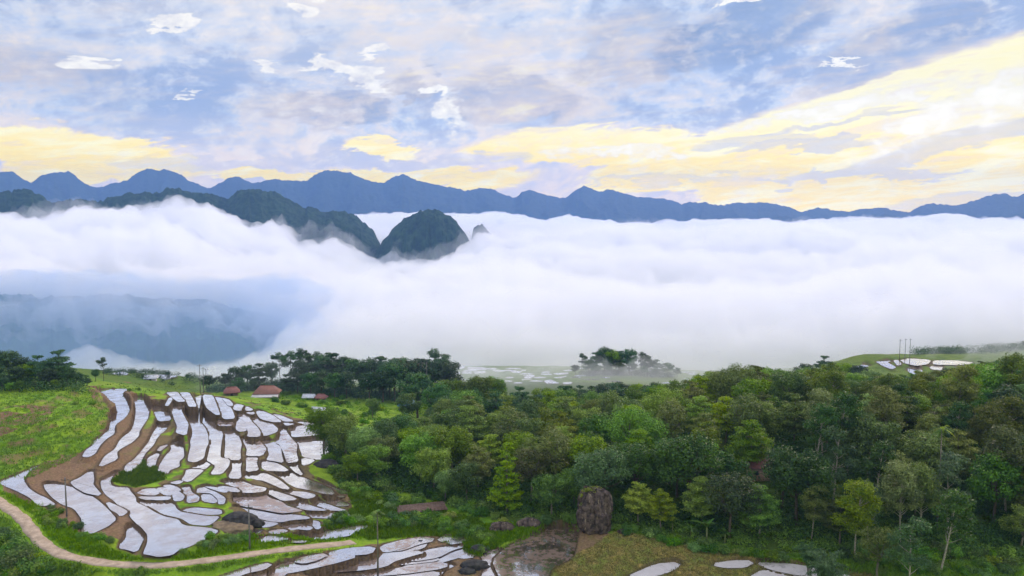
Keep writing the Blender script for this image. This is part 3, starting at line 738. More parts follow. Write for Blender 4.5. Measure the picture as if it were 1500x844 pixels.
# ------------------------------------------------------------------ haze and valley fog
def vol_mat(name, dens, col=(1, 1, 1), an=0.):
    m = new_mat(name); v = E.nt.nodes.new('ShaderNodeVolumePrincipled')
    v.inputs['Color'].default_value = (*col, 1); v.inputs['Density'].default_value = dens; v.inputs['Anisotropy'].default_value = an
    out(v.outputs[0], 'Volume'); return m
b = MB(); b.box(-8200, 8200, -60, 9300, -135, 530)
o = obj('haze', b.mesh('haze', vol_mat('haze_air', HAZE, (.27, .49, 1.0)))); tag(o, kind='stuff')
def fog(name, knots, dens, seed, amp, a0, a1, ncol=360, sub=14, zb=-140, col=(.962, .971, .994), wl=1.0, edge=0):
    """knots: list of (r, [(px, py), ...]) giving the top of the fog at that distance"""
    px = np.linspace(a0, a1, ncol); az_ = np.array([az_of(p, 330) for p in px])
    rs = []; Zs = []
    for r, prof in knots:
        pr = np.array(prof, float); yy = np.interp(px, pr[:, 0], pr[:, 1])
        z = np.array([el_z(p, y_, r) if y_ < 5000 else zb for p, y_ in zip(px, yy)])
        rs.append(r); Zs.append(z)
    Zs = np.array(Zs)
    lr = np.log(rs); R = np.exp(np.interp(np.linspace(0, len(rs)-1, (len(rs)-1)*sub+1), range(len(rs)), lr))
    Z = np.stack([np.interp(np.log(R), lr, Zs[:, j]) for j in range(ncol)], 1)
    A, RR_ = np.meshgrid(az_, R); X = RR_*np.sin(A); Y = RR_*np.cos(A)
    L = (60 + RR_*.055)*wl
    # billow: lattice in bearing x log distance keeps bumps the same apparent size
    u = A*13/wl; v = np.log(RR_)*9/wl
    bl = 1-np.abs(2*fbm(u*1.6, v*1.3, 4, seed)-1)*1.6
    lo = fbm(u*.5, v*.6, 3, seed+5)-.5
    am = amp*np.where(RR_ < 2200, (RR_/2000)**.65, (RR_/2000)**.15)
    Z = Z + am*((bl-.45)*.8 + lo*1.4)
    Z = np.maximum(Z, zb+.5)
    Z[0] = zb+.5; Z[-1] = zb+.5
    if edge:
        k = np.minimum(np.arange(ncol), ncol-1-np.arange(ncol))/edge; k = np.clip(k, 0, 1); Z = zb+.5 + (Z-zb-.5)*np.sqrt(k)[None]
    n0 = A.size; I = np.arange(n0).reshape(A.shape); J = I+n0
    top = np.stack([X, Y, Z], -1).reshape(-1, 3); bot = top.copy(); bot[:, 2] = zb
    q = np.stack([I[:-1, :-1], I[1:, :-1], I[1:, 1:], I[:-1, 1:]], -1).reshape(-1, 4)
    def side(a, b_): return np.stack([a[:-1], a[1:], b_[1:], b_[:-1]], -1)
    f = [q[:, ::-1] if 0 else q, (q+n0)[:, ::-1], side(I[0], J[0]), side(I[-1], J[-1])[:, ::-1], side(I[:, 0], J[:, 0])[:, ::-1], side(I[:, -1], J[:, -1])]
    me = mesh_np(name, np.vstack([top, bot]), np.vstack(f), vol_mat(name+'_air', dens, col), True)
    import bmesh
    bm = bmesh.new(); bm.from_mesh(me); bmesh.ops.recalc_face_normals(bm, faces=bm.faces[:])
    if bm.calc_volume(signed=True) < 0: bmesh.ops.reverse_faces(bm, faces=bm.faces[:])
    bm.to_mesh(me); bm.free()
    o = obj(name, me); tag(o, kind='stuff'); return o
N = 760
FOGMID = [(-300,322),(0,322),(40,320),(70,312),(110,310),(150,313),(200,311),(235,309),(262,304),(285,309),(305,317),(325,330),(345,341),(365,357),(385,348),(400,340),(415,350),(435,370),(460,362),(485,354),(505,357),(525,365),(550,382),(580,372),(605,374),(625,380),(660,376),(680,362),(700,346),(740,345),(900,350),(1800,350)]
fog('fog_bank', [(560, [(-300,N),(300,N),(430,N),(470,545),(560,528),(640,525),(800,528),(1000,530),(1150,528),(1300,520),(1450,505),(1800,490)]),
      (680, [(-300,N),(300,N),(400,520),(500,480),(640,470),(800,475),(1000,470),(1150,475),(1300,468),(1450,450),(1800,440)]),
      (840, [(-300,575),(330,575),(420,490),(500,430),(640,430),(1000,435),(1500,420),(1800,412)]),
      (925, [(-300,462),(40,470),(150,455),(330,475),(420,450),(500,420),(640,425),(1000,428),(1500,414),(1800,405)]),
      (1020, [(-300,432),(0,436),(100,428),(250,436),(400,430),(500,410),(800,420),(1100,425),(1500,410),(1800,400)]),
      (1350, [(-300,395),(0,395),(300,400),(600,405),(900,390),(1100,380),(1500,385),(1800,380)]),
      (1800, [(-300,345),(0,345),(260,335),(330,372),(430,392),(600,398),(720,380),(900,365),(1200,372),(1500,365),(1800,365)]),
      (2120, FOGMID),
      (2700, [(-300,345),(420,352),(480,374),(705,374),(735,342),(1000,347),(1800,342)]),
      (3600, [(-300,330),(700,332),(1000,338),(1300,335),(1800,332)]),
      (4600, [(-300,322),(530,330),(545,320),(560,326),(690,322),(740,322),(760,328),(800,339),(830,325),(860,334),(900,332),(960,336),(1000,331),(1050,340),(1100,329),(1150,341),(1200,340),(1260,333),(1310,343),(1350,332),(1400,326),(1440,333),(1500,333),(1800,333)]),
      (5600, [(-300,330),(900,330),(1100,336),(1800,336)])], FOGD, 5, 62, -280, 1780, 700, 14)
# thinner skirts of mist in front of and above the bank
fog('mist', [(380, [(-300,N),(100,N),(300,650),(600,560),(800,556),(1000,556),(1200,560),(1260,640),(1500,640),(1800,640)]), (470, [(-300,N),(100,N),(200,560),(330,545),(450,530),(600,528),(700,534),(800,534),(900,530),(1000,530),(1150,532),(1220,545),(1300,548),(1450,545),(1800,540)]),
      (560, [(-300,N),(100,560),(200,545),(330,530),(450,505),(600,505),(800,515),(1000,505),(1150,510),(1300,500),(1450,492),(1800,480)]),
      (720, [(-300,590),(40,560),(95,525),(125,515),(155,525),(230,548),(330,530),(400,508),(460,470),(600,440),(900,440),(1200,440),(1500,430),(1800,420)]),
      (1000, [(-300,560),(60,550),(120,500),(200,550),(300,550),(430,480),(520,425),(1800,425)])], .0085, 15, 22, -280, 1780, 420, 14, wl=.7)

fog('mist', [(540, [(-300,560),(480,560),(560,600)]), (640, [(-300,470),(400,470),(500,520),(560,600)]), (900, [(-300,400),(430,412),(500,440),(560,600)]), (1150, [(-300,395),(430,410),(560,450)])], 0.0030, 25, 22, -290, 560, 200, 10, col=(.46, .67, 1.), wl=.8)

VEIL = [(p, y-7) for p, y in FOGMID]
fog('mist', [(1500, [(-300,400),(1800,400)]), (2000, [(p, y+12) for p, y in FOGMID]), (2180, VEIL), (2500, [(-300,330),(420,338),(520,352),(600,366),(700,352),(740,335),(1000,342),(1800,338)]), (2900, [(-300,350),(1800,350)])], .0022, 45, 60, -280, 1780, 420, 12, wl=.55)
fog('mist', [(318, [(130,640),(900,640)]), (345, [(130,640),(250,600),(320,560),(400,535),(600,528),(680,540),(900,600)]), (430, [(130,620),(230,570),(320,525),(400,505),(600,498),(700,520),(900,560)]), (520, [(130,600),(300,545),(700,540),(900,600)])], .0024, 55, 8, 135, 900, 200, 10, col=(.85, .92, 1.), wl=.6)
# ------------------------------------------------------------------ vegetation prototypes
def nrmz(v): return v/(np.linalg.norm(v, axis=-1, keepdims=True)+1e-9)
def leaves(clumps, L, rng, mat, name='crown', wid=.5, up=.35, shell=.35, droop=0.):
    """clumps: (cx,cy,cz, rx, rz, n, tint)"""
    Ps = []; Ns = []; Ts = []
    for (cx, cy, cz, rx, rz_, n, tint) in clumps:
        d = nrmz(rng.normal(size=(n, 3)) + np.array([0, 0, .35]))
        rad = rng.random(n)**shell
        # lumpy envelope for an uneven outline
        ph = rng.random(3)*6.28
        lump = 1 + .28*np.sin(d[:, 0]*5+ph[0]) * np.sin(d[:, 1]*5+ph[1]) + .15*np.sin(d[:, 2]*7+ph[2])
        p = d*(rad*lump)[:, None]*np.array([rx, rx, rz_]) + np.array([cx, cy, cz])
        nn = nrmz(d + rng.normal(size=(n, 3))*.6 + np.array([0, 0, up]))
        Ps.append(p); Ns.append(nn)
        Ts.append(np.clip(tint + rng.normal(size=n)*.22, 0, 1))
    P = np.vstack(Ps); N = np.vstack(Ns); T = np.concatenate(Ts); n = len(P)
    a = nrmz(np.cross(N, rng.normal(size=(n, 3)))); a[:, 2] -= droop; a = nrmz(a); b = nrmz(np.cross(N, a))
    l = L*(.6+.8*rng.random(n))[:, None]; w_ = l*wid
    V = np.stack([P-a*l*.5, P+b*w_*.5-a*l*.05, P+a*l*.5, P-b*w_*.5-a*l*.05], 1).reshape(-1, 3)
    Fq_ = np.arange(4*n).reshape(n, 4)
    return mesh_np(name, V, Fq_, mat, False, {'tint': np.repeat(T, 4)})
def jit(p, s, rng): return np.asarray(p, float) + rng.normal(size=3)*s
def limb(mb, a, b, r0, r1, rng, bend=.12, n=5, sides=5):
    a = np.asarray(a, float); b = np.asarray(b, float); L = np.linalg.norm(b-a)
    o = rng.normal(size=3)*bend*L; t = np.linspace(0, 1, n)
    pts = a + (b-a)*t[:, None] + o*(np.sin(t*pi)*.5)[:, None]
    mb.tube(pts, r0+(r1-r0)*t, sides, False)
bark_grey = simple_mat('bark_grey', (.10, .085, .065), (.20, .18, .14), 4, .9)
bark_pale = simple_mat('bark_pale', (.22, .20, .16), (.42, .38, .30), 4, .9)
bark_dark = simple_mat('bark_dark', (.05, .04, .03), (.11, .09, .065), 4, .9)
LM = {
 'broad': leaf_mat('leaf_broad', (.050, .12, .012), (.23, .38, .026), .02),
 'dark': leaf_mat('leaf_dark', (.024, .070, .016), (.09, .20, .032), .015, .25),
 'lime': leaf_mat('leaf_lime', (.10, .20, .012), (.34, .45, .030), .02, .4),
 'olive': leaf_mat('leaf_olive', (.060, .105, .016), (.21, .27, .035), .02),
 'blue': leaf_mat('leaf_blue', (.040, .090, .034), (.15, .25, .085), .012, .3),
 'far': leaf_mat('leaf_far', (.020, .065, .030), (.08, .17, .05), .015, .25),
 'bush': leaf_mat('leaf_bush', (.05, .14, .012), (.18, .34, .025), .02, .35),
 'banana': leaf_mat('leaf_banana', (.06, .15, .02), (.16, .30, .05), .01, .4),
 'brown': leaf_mat('leaf_brown', (.10, .055, .03), (.22, .12, .06), .02, .2),
}
def t_broad(seed, H=13, R=5.6, k=38, n=260, L=.42, mat='broad', flat=.75, open_=0.):
    rng = np.random.default_rng(seed); mb = MB(); cz = H*.66; rz_ = H*.34
    fork = np.array([rng.normal()*.3, rng.normal()*.3, H*.36])
    limb(mb, (0, 0, -.8), fork, R*.06, R*.042, rng, .05, 6, 8)
    cl = []; tries = 0
    lob = rng.random(4)*6.28
    while len(cl) < k and tries < 5000:
        tries += 1
        d = nrmz(rng.normal(size=3)); th = atan2(d[1], d[0])
        q = (.45+.55*rng.random()**.6)
        env = 1 + .22*sin(2*th+lob[0]) + .16*sin(3*th+lob[1]) + .12*sin(5*th+lob[2])
        p = d*q*np.array([R*env, R*env, rz_])*.82 + np.array([0, 0, cz])
        if p[2] < H*.33: continue
        rc = R*(.22+.14*rng.random())
        if any(np.linalg.norm((p-np.array(c[:3]))*np.array([1, 1, 1.3])) < rc*.62 for c in cl): continue
        hgt = (p[2]-H*.35)/(H*.6)
        cl.append((*p, rc, rc*flat, int(n*(rc/(R*.29))**2*(1-open_)), .25+.5*rng.random()*(.6+.5*hgt)))
    for c in cl[::2]:
        limb(mb, jit(fork, .15, rng)+np.array([0, 0, rng.random()*H*.12]), np.array(c[:3])-[0, 0, c[4]*.3], R*.022, R*.005, rng)
    return mb, leaves(cl, L, rng, LM[mat])
def t_layer(seed, H=13, R=5.5, tiers=5, mat='broad', L=.4, n=150, cone=False, low=.38, bark=None):
    rng = np.random.default_rng(seed); mb = MB(); lean = rng.normal(size=2)*.35
    top = np.array([lean[0], lean[1], H*.93]); limb(mb, (0, 0, -.8), top, R*.05 if not cone else R*.06, .04, rng, .03, 8, 7)
    cl = []
    for i in range(tiers):
        f = i/(tiers-1); z = H*(low+(0.96-low)*f)
        rt = R*((1-f)**.75*.85+.16) if cone else R*(.55+.45*sin(pi*min(1, f*.9+.25)))*(.65 if f > .95 else 1)
        m = max(3, int(rt*2.3)); ph = rng.random()*6.28
        for j in range(m):
            th = ph+2*pi*j/m+rng.normal()*.22; rr_ = rt*(.62+.38*rng.random())
            zz = z + rng.normal()*H*.02 - (rr_*.18 if cone else -rr_*.05)
            p = np.array([rr_*cos(th)*.78+lean[0]*f, rr_*sin(th)*.78+lean[1]*f, zz])
            rc = (.9+.5*rng.random())*(.55+.45*rt/R)*R/5
            cl.append((*p, rc*1.15, rc*.42, int(n*rc), .25+.55*rng.random()))
            if rr_ > rt*.5:
                q = p*np.array([.45, .45, 1])-np.array([0, 0, .1]); cl.append((*q, rc*.9, rc*.35, int(n*.5*rc), .2+.35*rng.random()))
            limb(mb, (lean[0]*f, lean[1]*f, zz-.7), p-[0, 0, .1], .09, .02, rng, .06, 4, 4)
    cl.append((*top, R*.16, R*.16, int(n*.8), .7))
    return mb, leaves(cl, L, rng, LM[mat], droop=.3 if cone else .1)
def t_slender(seed, H=15, R=3.2, mat='olive', k=34, n=190, L=.38, low=.42):
    rng = np.random.default_rng(seed); mb = MB(); lean = rng.normal(size=2)*.7
    top = np.array([lean[0], lean[1], H*.9]); limb(mb, (0, 0, -.8), top, .20, .06, rng, .03, 8, 7)
    cl = []
    for i in range(k):
        f = low+(1-low)*rng.random(); th = rng.random()*6.28; rr_ = R*rng.random()**.5*(1.15-.5*(f-low)/(1-low))
        c0 = np.array([lean[0]*f, lean[1]*f, H*f]); p = c0+np.array([cos(th)*rr_, sin(th)*rr_, .5])
        rc = 1.0+.9*rng.random(); cl.append((*p, rc, rc*.6, int(n*rc*1.1), .25+.55*rng.random()))
        limb(mb, c0-[0, 0, 1.2], p, .07, .02, rng, .08, 4, 4)
    return mb, leaves(cl, L, rng, LM[mat], droop=.3)
def t_bamboo(seed, H=10, mat='blue'):
    rng = np.random.default_rng(seed); mb = MB(); cl = []
    for i in range(26):
        th = rng.random()*6.28; out_ = (.25+.75*rng.random())*H*.42; h = H*(.65+.35*rng.random()); b0 = np.array([cos(th)*.5, sin(th)*.5, -.4])
        t = np.linspace(0, 1, 8); pts = np.stack([b0[0]+cos(th)*out_*t**2.2, b0[1]+sin(th)*out_*t**2.2, h*np.sin(t*pi*.56)], 1)
        mb.tube(pts, .07-.055*t, 4, False)
        for q in pts[3:]:
            cl.append((*q, .75+.3*rng.random(), .42, 70, .25+.6*rng.random()))
    return mb, leaves(cl, .42, rng, LM[mat], wid=.3, droop=.7)
def t_bare(seed, H=11):
    rng = np.random.default_rng(seed); mb = MB(); cl = []
    def grow(p, d, L, r, lv):
        q = p+d*L; limb(mb, p, q, r, r*.62, rng, .08, 4, 5)
        if lv == 0: cl.append((*q, .8, .6, 34, .5)); return
        for _ in range(3 if lv > 1 else 4):
            dd = nrmz(d+rng.normal(size=3)*.48+np.array([0, 0, .12])); grow(q, dd, L*.72, r*.6, lv-1)
    grow(np.array([0, 0, -.6]), np.array([0, 0, 1.]), H*.36, .22, 4)
    return mb, leaves(cl, .3, rng, LM['brown'])
def bush_mesh(seed, R=1.5, H=1.6, mat='bush', k=9, n=110, L=.3):
    rng = np.random.default_rng(seed); cl = []
    for i in range(k):
        th = rng.random()*6.28; rr_ = R*rng.random()**.5*.75; rc = R*(.34+.25*rng.random())
        cl.append((cos(th)*rr_, sin(th)*rr_, H*(.25+.5*rng.random())*(1-.4*rr_/R), rc, rc*.8, int(n*(rc/.6)**1.5), .2+.6*rng.random()))
    return leaves(cl, L, rng, LM[mat], 'bush')

SPEC = {}
def proto(key, kind, lab, builder, barkm, H, R): SPEC[key] = dict(kind=kind, lab=lab, b=builder, bark=barkm, H=H, R=R, me=None)
proto('ba', 'broadleaf_tree', 'dense mid green broadleaf tree', lambda: t_broad(1), bark_grey, 13, 5.6)
proto('bb', 'broadleaf_tree', 'rounded bright green broadleaf tree', lambda: t_broad(2, 12, 5.2, 34, 240), bark_grey, 12, 5.2)
proto('bc', 'broadleaf_tree', 'wide many lobed broadleaf tree', lambda: t_broad(3, 14, 6.8, 52, 230, .42), bark_grey, 14, 6.8)
proto('da', 'broadleaf_tree', 'dark teal green broadleaf tree', lambda: t_broad(4, 13, 5.2, 38, 240, .42, 'dark'), bark_dark, 13, 5.2)
proto('db', 'broadleaf_tree', 'very dark dense broadleaf tree', lambda: t_broad(5, 15, 6.0, 46, 240, .42, 'dark', .85), bark_dark, 15, 6)
proto('la', 'layered_tree', 'flat tiered green tree', lambda: t_layer(6, 13, 5.4), bark_grey, 13, 5.4)
proto('lb', 'layered_tree', 'flat tiered olive tree', lambda: t_layer(7, 12, 5.0, 5, 'olive'), bark_grey, 12, 5)
proto('lc', 'layered_tree', 'flat tiered lime green tree', lambda: t_layer(8, 11, 5.0, 5, 'lime', n=130), bark_grey, 11, 5)
proto('ca', 'conical_tree', 'tall yellow green conical tree', lambda: t_layer(9, 15, 4.2, 9, 'lime', .4, 150, True, .22), bark_grey, 15, 4.2)
proto('cb', 'conical_tree', 'tall green conical tree', lambda: t_layer(10, 14, 3.8, 9, 'broad', .4, 150, True, .25), bark_grey, 14, 3.8)
proto('sa', 'slender_tree', 'slender olive green tree', lambda: t_slender(11), bark_pale, 15, 3.2)
proto('sb', 'slender_tree', 'slender grey green tree', lambda: t_slender(12, 14, 3.4, 'blue', 18), bark_pale, 14, 3.4)
proto('sc', 'slender_tree', 'slender dark green tree', lambda: t_slender(13, 15, 3.2, 'dark', 18), bark_pale, 15, 3.2)
proto('oa', 'broadleaf_tree', 'open crowned olive green tree', lambda: t_broad(14, 13, 5.2, 30, 200, .42, 'olive', .6, .15), bark_grey, 13, 5.2)
proto('za', 'bamboo_clump', 'arching blue green bamboo clump', lambda: t_bamboo(15), bark_grey, 10, 4.2)
proto('fa', 'distant_tree', 'dark blue green rounded tree', lambda: t_broad(16, 12, 5.2, 26, 130, .6, 'far'), bark_dark, 12, 5.2)
proto('fb', 'distant_tree', 'dark blue green spreading tree', lambda: t_layer(17, 12, 5.4, 4, 'far', .55, 90), bark_dark, 12, 5.4)
proto('fc', 'distant_tree', 'tall dark open crowned tree', lambda: t_slender(18, 15, 4.0, 'far', 12, 120, .5, .62), bark_dark, 15, 4)
proto('bare', 'bare_tree', 'brown nearly leafless branching tree', lambda: t_bare(19), bark_dark, 11, 5)
ALLT = []
def tree(key, x, y, z, sc=1., zs=None):
    s = SPEC[key]
    if s['me'] is None:
        mb, cr_ = s['b'](); s['me'] = (mb.mesh('trunk', s['bark'], True), cr_)
    root = empty(s['kind'], (x, y, z), random.random()*6.28, 1); root.scale = (sc, sc, zs or sc)
    obj('trunk', s['me'][0], root); obj('crown', s['me'][1], root)
    root['category'] = 'bamboo' if key == 'za' else 'tree'
    ALLT.append((root, key, x, y, z, sc)); return root

# ------------------------------------------------------------------ the wood right of the terraces
WF = [(470,668),(500,690),(520,712),(560,725),(600,728),(650,735),(700,752),(750,770),(800,770),(845,762),(905,768),(940,785),(1000,797),(1080,806),(1150,812),(1300,820),(1500,826),(1640,830)]
WFp = np.array([[azel(*p)[0], np.hypot(*hit(*p)[:2])] for p in WF])
SKY_ = np.array([(380,600),(470,590),(520,580),(560,562),(600,556),(640,553),(690,548),(740,552),(790,562),(850,566),(900,556),(960,556),(1000,560),(1030,540),(1080,533),(1130,536),(1160,540),(1190,532),(1250,541),(1300,552),(1350,545),(1400,538),(1450,528),(1500,522),(1560,520),(1650,515)], float)
# openings that show something behind: the hidden house, the sunken clearing with the dry stone wall
def top_limit(px): return np.interp(px, SKY_[:, 0], SKY_[:, 1])
PLACED = []
def free(x, y, d):
    return all((x-a)**2+(y-b)**2 > (d*.5+e*.5)**2 for a, b, e in PLACED)
cands = []
rng = np.random.default_rng(77)
for _ in range(14000):
    px = rng.uniform(455, 1600); a = az_of(px); r0 = np.interp(a, WFp[:, 0], WFp[:, 1])
    rmax = np.interp(px, [455, 600, 800, 1000, 1300, 1600], [262, 330, 345, 330, 350, 360])
    r = r0 + 3 + (rmax-r0-3)*rng.random()**1.15
    cands.append((r, px, a))
def keyfor(px, r, r0, rng):
    d = r-r0
    if px > 1180 and d < 22: return rng.choice(['sa', 'sc', 'oa', 'sb', 'da', 'oa', 'lb'])
    if px > 1180 and d < 60: return rng.choice(['sa', 'sc', 'oa', 'lb', 'da', 'ba', 'la', 'bb'])
    if px > 1180: return rng.choice(['oa', 'ba', 'lb', 'la', 'bb', 'sa', 'ba', 'da'])
    if 870 < px <= 1180 and d < 25: return rng.choice(['db', 'lc', 'da', 'bb', 'la'])
    if 640 < px < 870 and d < 40: return rng.choice(['bb', 'oa', 'lc', 'ba', 'bb', 'lb'])
    if px < 640 and d < 40: return rng.choice(['ba', 'bb', 'lc', 'bb', 'da'])
    if r > 265: return rng.choice(['da', 'ba', 'fa', 'ba', 'bb', 'fb'] if px < 950 else ['ba', 'bc', 'da', 'la', 'bb'])
    return rng.choice(['ba', 'bb', 'bc', 'da', 'la', 'lb', 'oa', 'bb', 'lc'])
SCALE_ADJ = 1.0
def place(key, px, r, sc, check=True, limit=True, zs=1.):
    a = az_of(px); x, y = r*sin(a), r*cos(a); z = gzat(x, y)
    s = SPEC[key]
    if limit:
        z_top = el_z(px, top_limit(px)+random.uniform(-2, 12), r)
        mx = (z_top-z)/s['H']
        if r > 225 and px > 1000: sc *= 1.25
        sc = min(sc, mx)
        if sc < .5: return None
    dd = s['R']*sc*2*(.50 if key[0] == 's' else .50)
    if check and not free(x, y, dd): return None
    PLACED.append((x, y, dd))
    return tree(key, x, y, z-.15, sc, sc*zs)
# individually surveyed trees first
HERO = [('ca',742,168,1.05),('lc',700,182,.95),('lc',822,186,.95),('ba',765,190,.9),('db',885,163,1.0),('db',930,168,.95),('db',995,172,.9),('lc',1030,160,.95),('lc',985,178,.9),('lc',1065,166,.8),
        ('bc',1075,235,1.15),('bc',1115,246,1.0),('za',1222,143,.85),('za',1195,150,.6),('oa',1300,152,.8),('sb',1345,147,.95),('sa',1262,158,1.0),('sa',1330,165,1.05),('sc',1390,158,1.0),('sb',1400,170,1.1),
        ('lb',1096,166,.75),('db',1150,172,.85),('bb',640,200,.95),('ba',600,205,.9),('ba',560,198,.8),('bb',520,190,.62),('da',555,215,.8),('bb',650,178,.6),('lb',780,215,.9),('oa',1290,215,1.1),('bc',870,250,.95)]
for h in HERO: place(*h, check=False, limit=h[2] > 200)
cands.sort(key=lambda c: rng.random())
for r, px, a in cands:
    if len(ALLT) > 345: break
    r0 = np.interp(a, WFp[:, 0], WFp[:, 1]); k = str(keyfor(px, r, r0, rng))
    if (px < 565 and r > 214) or (px < 640 and r > 236): continue   # open terraced slope
    if 1103 < px < 1132 and 160 < r < 182: continue          # gap in front of the hidden house
    sc = rng.uniform(.85, 1.25)
    if r-r0 < 8: sc *= .8
    place(k, px, r, sc)
def stand(L, far=True):
    for key, px, r, sc in L: place(key, px, r, sc, check=False, limit=False)
NW = len(ALLT)
# trees round the village, on the left rise and beyond the wood: (species, bearing, base row gives distance)
def at_row(L):
    for key, px, ytop, r in L:
        a = az_of(px); r = r/cos(a); x, y = r*sin(a), r*cos(a); z = gzat(x, y)
        sc = (el_z(px, ytop, r)-z)/SPEC[key]['H']
        if sc < .15: continue
        tree(key, x, y, z-.2, min(max(sc, .25), 1.5), None)
at_row([('fa',306,549,340),('fa',330,546,342),('fa',345,537,345),('fa',362,534,350),('fb',380,532,340),('fa',398,530,352),('fc',412,518,358),('fc',424,516,352),('fc',438,513,356),('fa',440,527,345),('fb',452,520,350),
        ('fc',462,517,355),('fa',474,519,350),('fb',488,517,345),('fa',500,521,350),('fa',514,524,348),('fa',528,527,346),('fa',545,524,350),('fb',558,522,352),('fa',570,527,345),('fa',578,531,335),('fa',585,522,350),
        ('bare',592,518,352),('bare',606,512,356),('bare',578,515,360),('bare',622,516,358),('fa',634,519,356),('fa',648,520,352),('fc',640,514,358),('fa',656,526,348),('fb',618,524,350),('fa',600,530,340),
        ('fa',350,552,330),('fa',372,553,335),('fb',420,548,330),('fa',436,546,333),('fa',455,545,330),('fa',470,543,333),('fa',490,545,330),('fa',508,543,333),('fa',540,545,330),('fa',560,543,330)])
NV = len(ALLT)
at_row([('fa',-30,522,249),('fa',-2,516,251),('fa',14,512,253),('fa',24,536,243),('ba',42,530,249),('fb',58,520,250),('fb',86,513,249),('fa',72,538,244),('fa',98,536,247),('fa',112,544,251),('fa',122,548,257),('fc',152,524,300),
        ('fa',140,540,290),('fa',2,546,239),('ba',28,556,238),('bb',52,556,240),('fa',128,556,251),('fa',-20,545,239),('ba',80,557,241),('fa',104,560,245),('bb',14,562,237),('ba',66,563,239),('bb',40,566,237),('fa',-8,530,244),('fa',34,522,251),('fa',64,528,247)])
NL = len(ALLT)
at_row([('fb',247,544,392),('fa',230,549,400),('fa',275,549,385),('fa',262,552,392),('fa',843,534,456),('fc',852,519,456),('fa',862,527,454),('fb',872,516,458),('fa',886,508,458),('bb',897,512,456),('fb',906,514,459),('fa',922,511,456),('fc',938,517,458),('fa',948,521,454),
        ('fb',962,527,457),('fa',978,531,455),('fa',992,538,456),('fa',872,533,452),('fa',890,528,452),('bb',908,530,452),('fa',925,530,452),('fa',944,535,452),('fa',960,540,452),
        ('fb',1207,521,392),('fa',1180,532,380),('fa',1350,510,487),('fb',1362,513,487),('fa',1376,509,485),('fa',1392,514,488),('fa',1408,512,487),('fa',1425,519,485),('fa',1440,513,477),('fb',1456,515,477),('fa',1482,502,477),('fa',1500,497,472),('fa',1520,497,477),('fa',1468,511,467),('fa',1492,509,462)])
NF = len(ALLT)
# hillside bushes and trees right of the village, the slope in the middle distance
mids = [('ba',1236,529,372),('fa',1256,534,366),('bb',1275,541,360),('ba',1300,548,356),('fa',1330,551,350),('bb',1360,549,352),('fa',1388,546,356),('ba',1416,541,364),('bb',1440,534,374),('fa',1462,527,384),('bb',1215,532,380),('fa',612,545,300),('ba',660,552,300),('bb',700,548,305),('da',640,560,285),('bb',575,568,300),('ba',525,590,275),('bb',545,583,285),('da',505,583,300),('bb',596,575,280),('ba',470,597,285)]
at_row([m_ for m_ in mids if m_[1] not in (525, 505, 470, 575)])

# labels that tell the trees apart
ORD = ['first', 'second', 'third', 'fourth', 'fifth', 'sixth', 'seventh', 'eighth', 'ninth', 'tenth', 'eleventh', 'twelfth', 'thirteenth', 'fourteenth', 'fifteenth', 'sixteenth', 'seventeenth', 'eighteenth', 'nineteenth', 'twentieth']
def ordinal(i): return ORD[i] if i < 20 else str(i+1)+'th'
bins = {}
for i, (root, key, x, y, z, sc) in enumerate(ALLT):
    px, py = project(np.array([x, y, z])); px = float(px); r = math.hypot(x, y); r0 = np.interp(atan2(x, y), WFp[:, 0], WFp[:, 1])
    if i < NW or i >= NF:
        colm = 'right of the paddies' if px < 650 else 'left of standing rock' if px < 840 else 'behind standing rock' if px < 960 else 'over the stubble' if px < 1180 else 'in the right wood' if px < 1360 else 'at the right end'
        row = 'at front edge' if r-r0 < 16 else 'one row inside' if r-r0 < 45 else 'in the middle' if r < 262 else 'on the skyline'
        zone = f'{row} {colm}'; grp = 'trees of the wood '+colm
    elif i < NV: zone = 'around the village roofs' if r < 343 else 'behind the village roofs'; grp = 'village trees'
    elif i < NL: zone = 'on the grassy left rise'; grp = 'trees on the left rise'
    elif px < 400: zone = 'beyond the terrace crest'; grp = 'far trees left of the village'
    elif px < 1000: zone = 'on the misty knoll'; grp = 'trees on the misty knoll'
    else: zone = 'beyond the plateau paddies'; grp = 'trees near the far plateau'
    bins.setdefault((key, zone, grp), []).append((px, root))
for (key, zone, grp), L in bins.items():
    L.sort(key=lambda t: t[0]); nme = SPEC[key]['lab']
    for j, (px, root) in enumerate(L):
        root['label'] = f'{nme} {zone}' + ('' if len(L) == 1 else f', {ordinal(j)} from left')
        root['group'] = grp

# ------------------------------------------------------------------ bushes, one object each
BM_ = [bush_mesh(100+i, 1.6, 1.8, 'bush') for i in range(4)] + [bush_mesh(110+i, 1.7, 2.2, 'broad') for i in range(2)] + [bush_mesh(120, 1.5, 1.6, 'lime'), bush_mesh(121, 1.6, 2.0, 'dark')]
BN = ['bright green leafy bush']*4 + ['deep green bush']*2 + ['yellow green bush', 'dark green bush']
BUSH = []
def bush(px, py, s=1., k=None, zs=1.):
    k = random.randrange(8) if k is None else k
    x, y, z = hitg(px, py)
    if float(np.min((RD[:, 0]-x)**2+(RD[:, 1]-y)**2)) < 2.6**2*(1 if s < 1.2 else 1.5): return
    for q_, lev, poly, far in WATER:
        if abs(x-poly[0, 0]) < 40 and abs(y-poly[0, 1]) < 60 and inside(np.array([x]), np.array([y]), poly)[0]: return
    o = obj('bush', BM_[k]); o.location = (x, y, z-.25); o.scale = (s, s, s*zs); o.rotation_euler = (0, 0, random.random()*6.28)
    BUSH.append((o, k, px, py))
rb = random.Random(5)
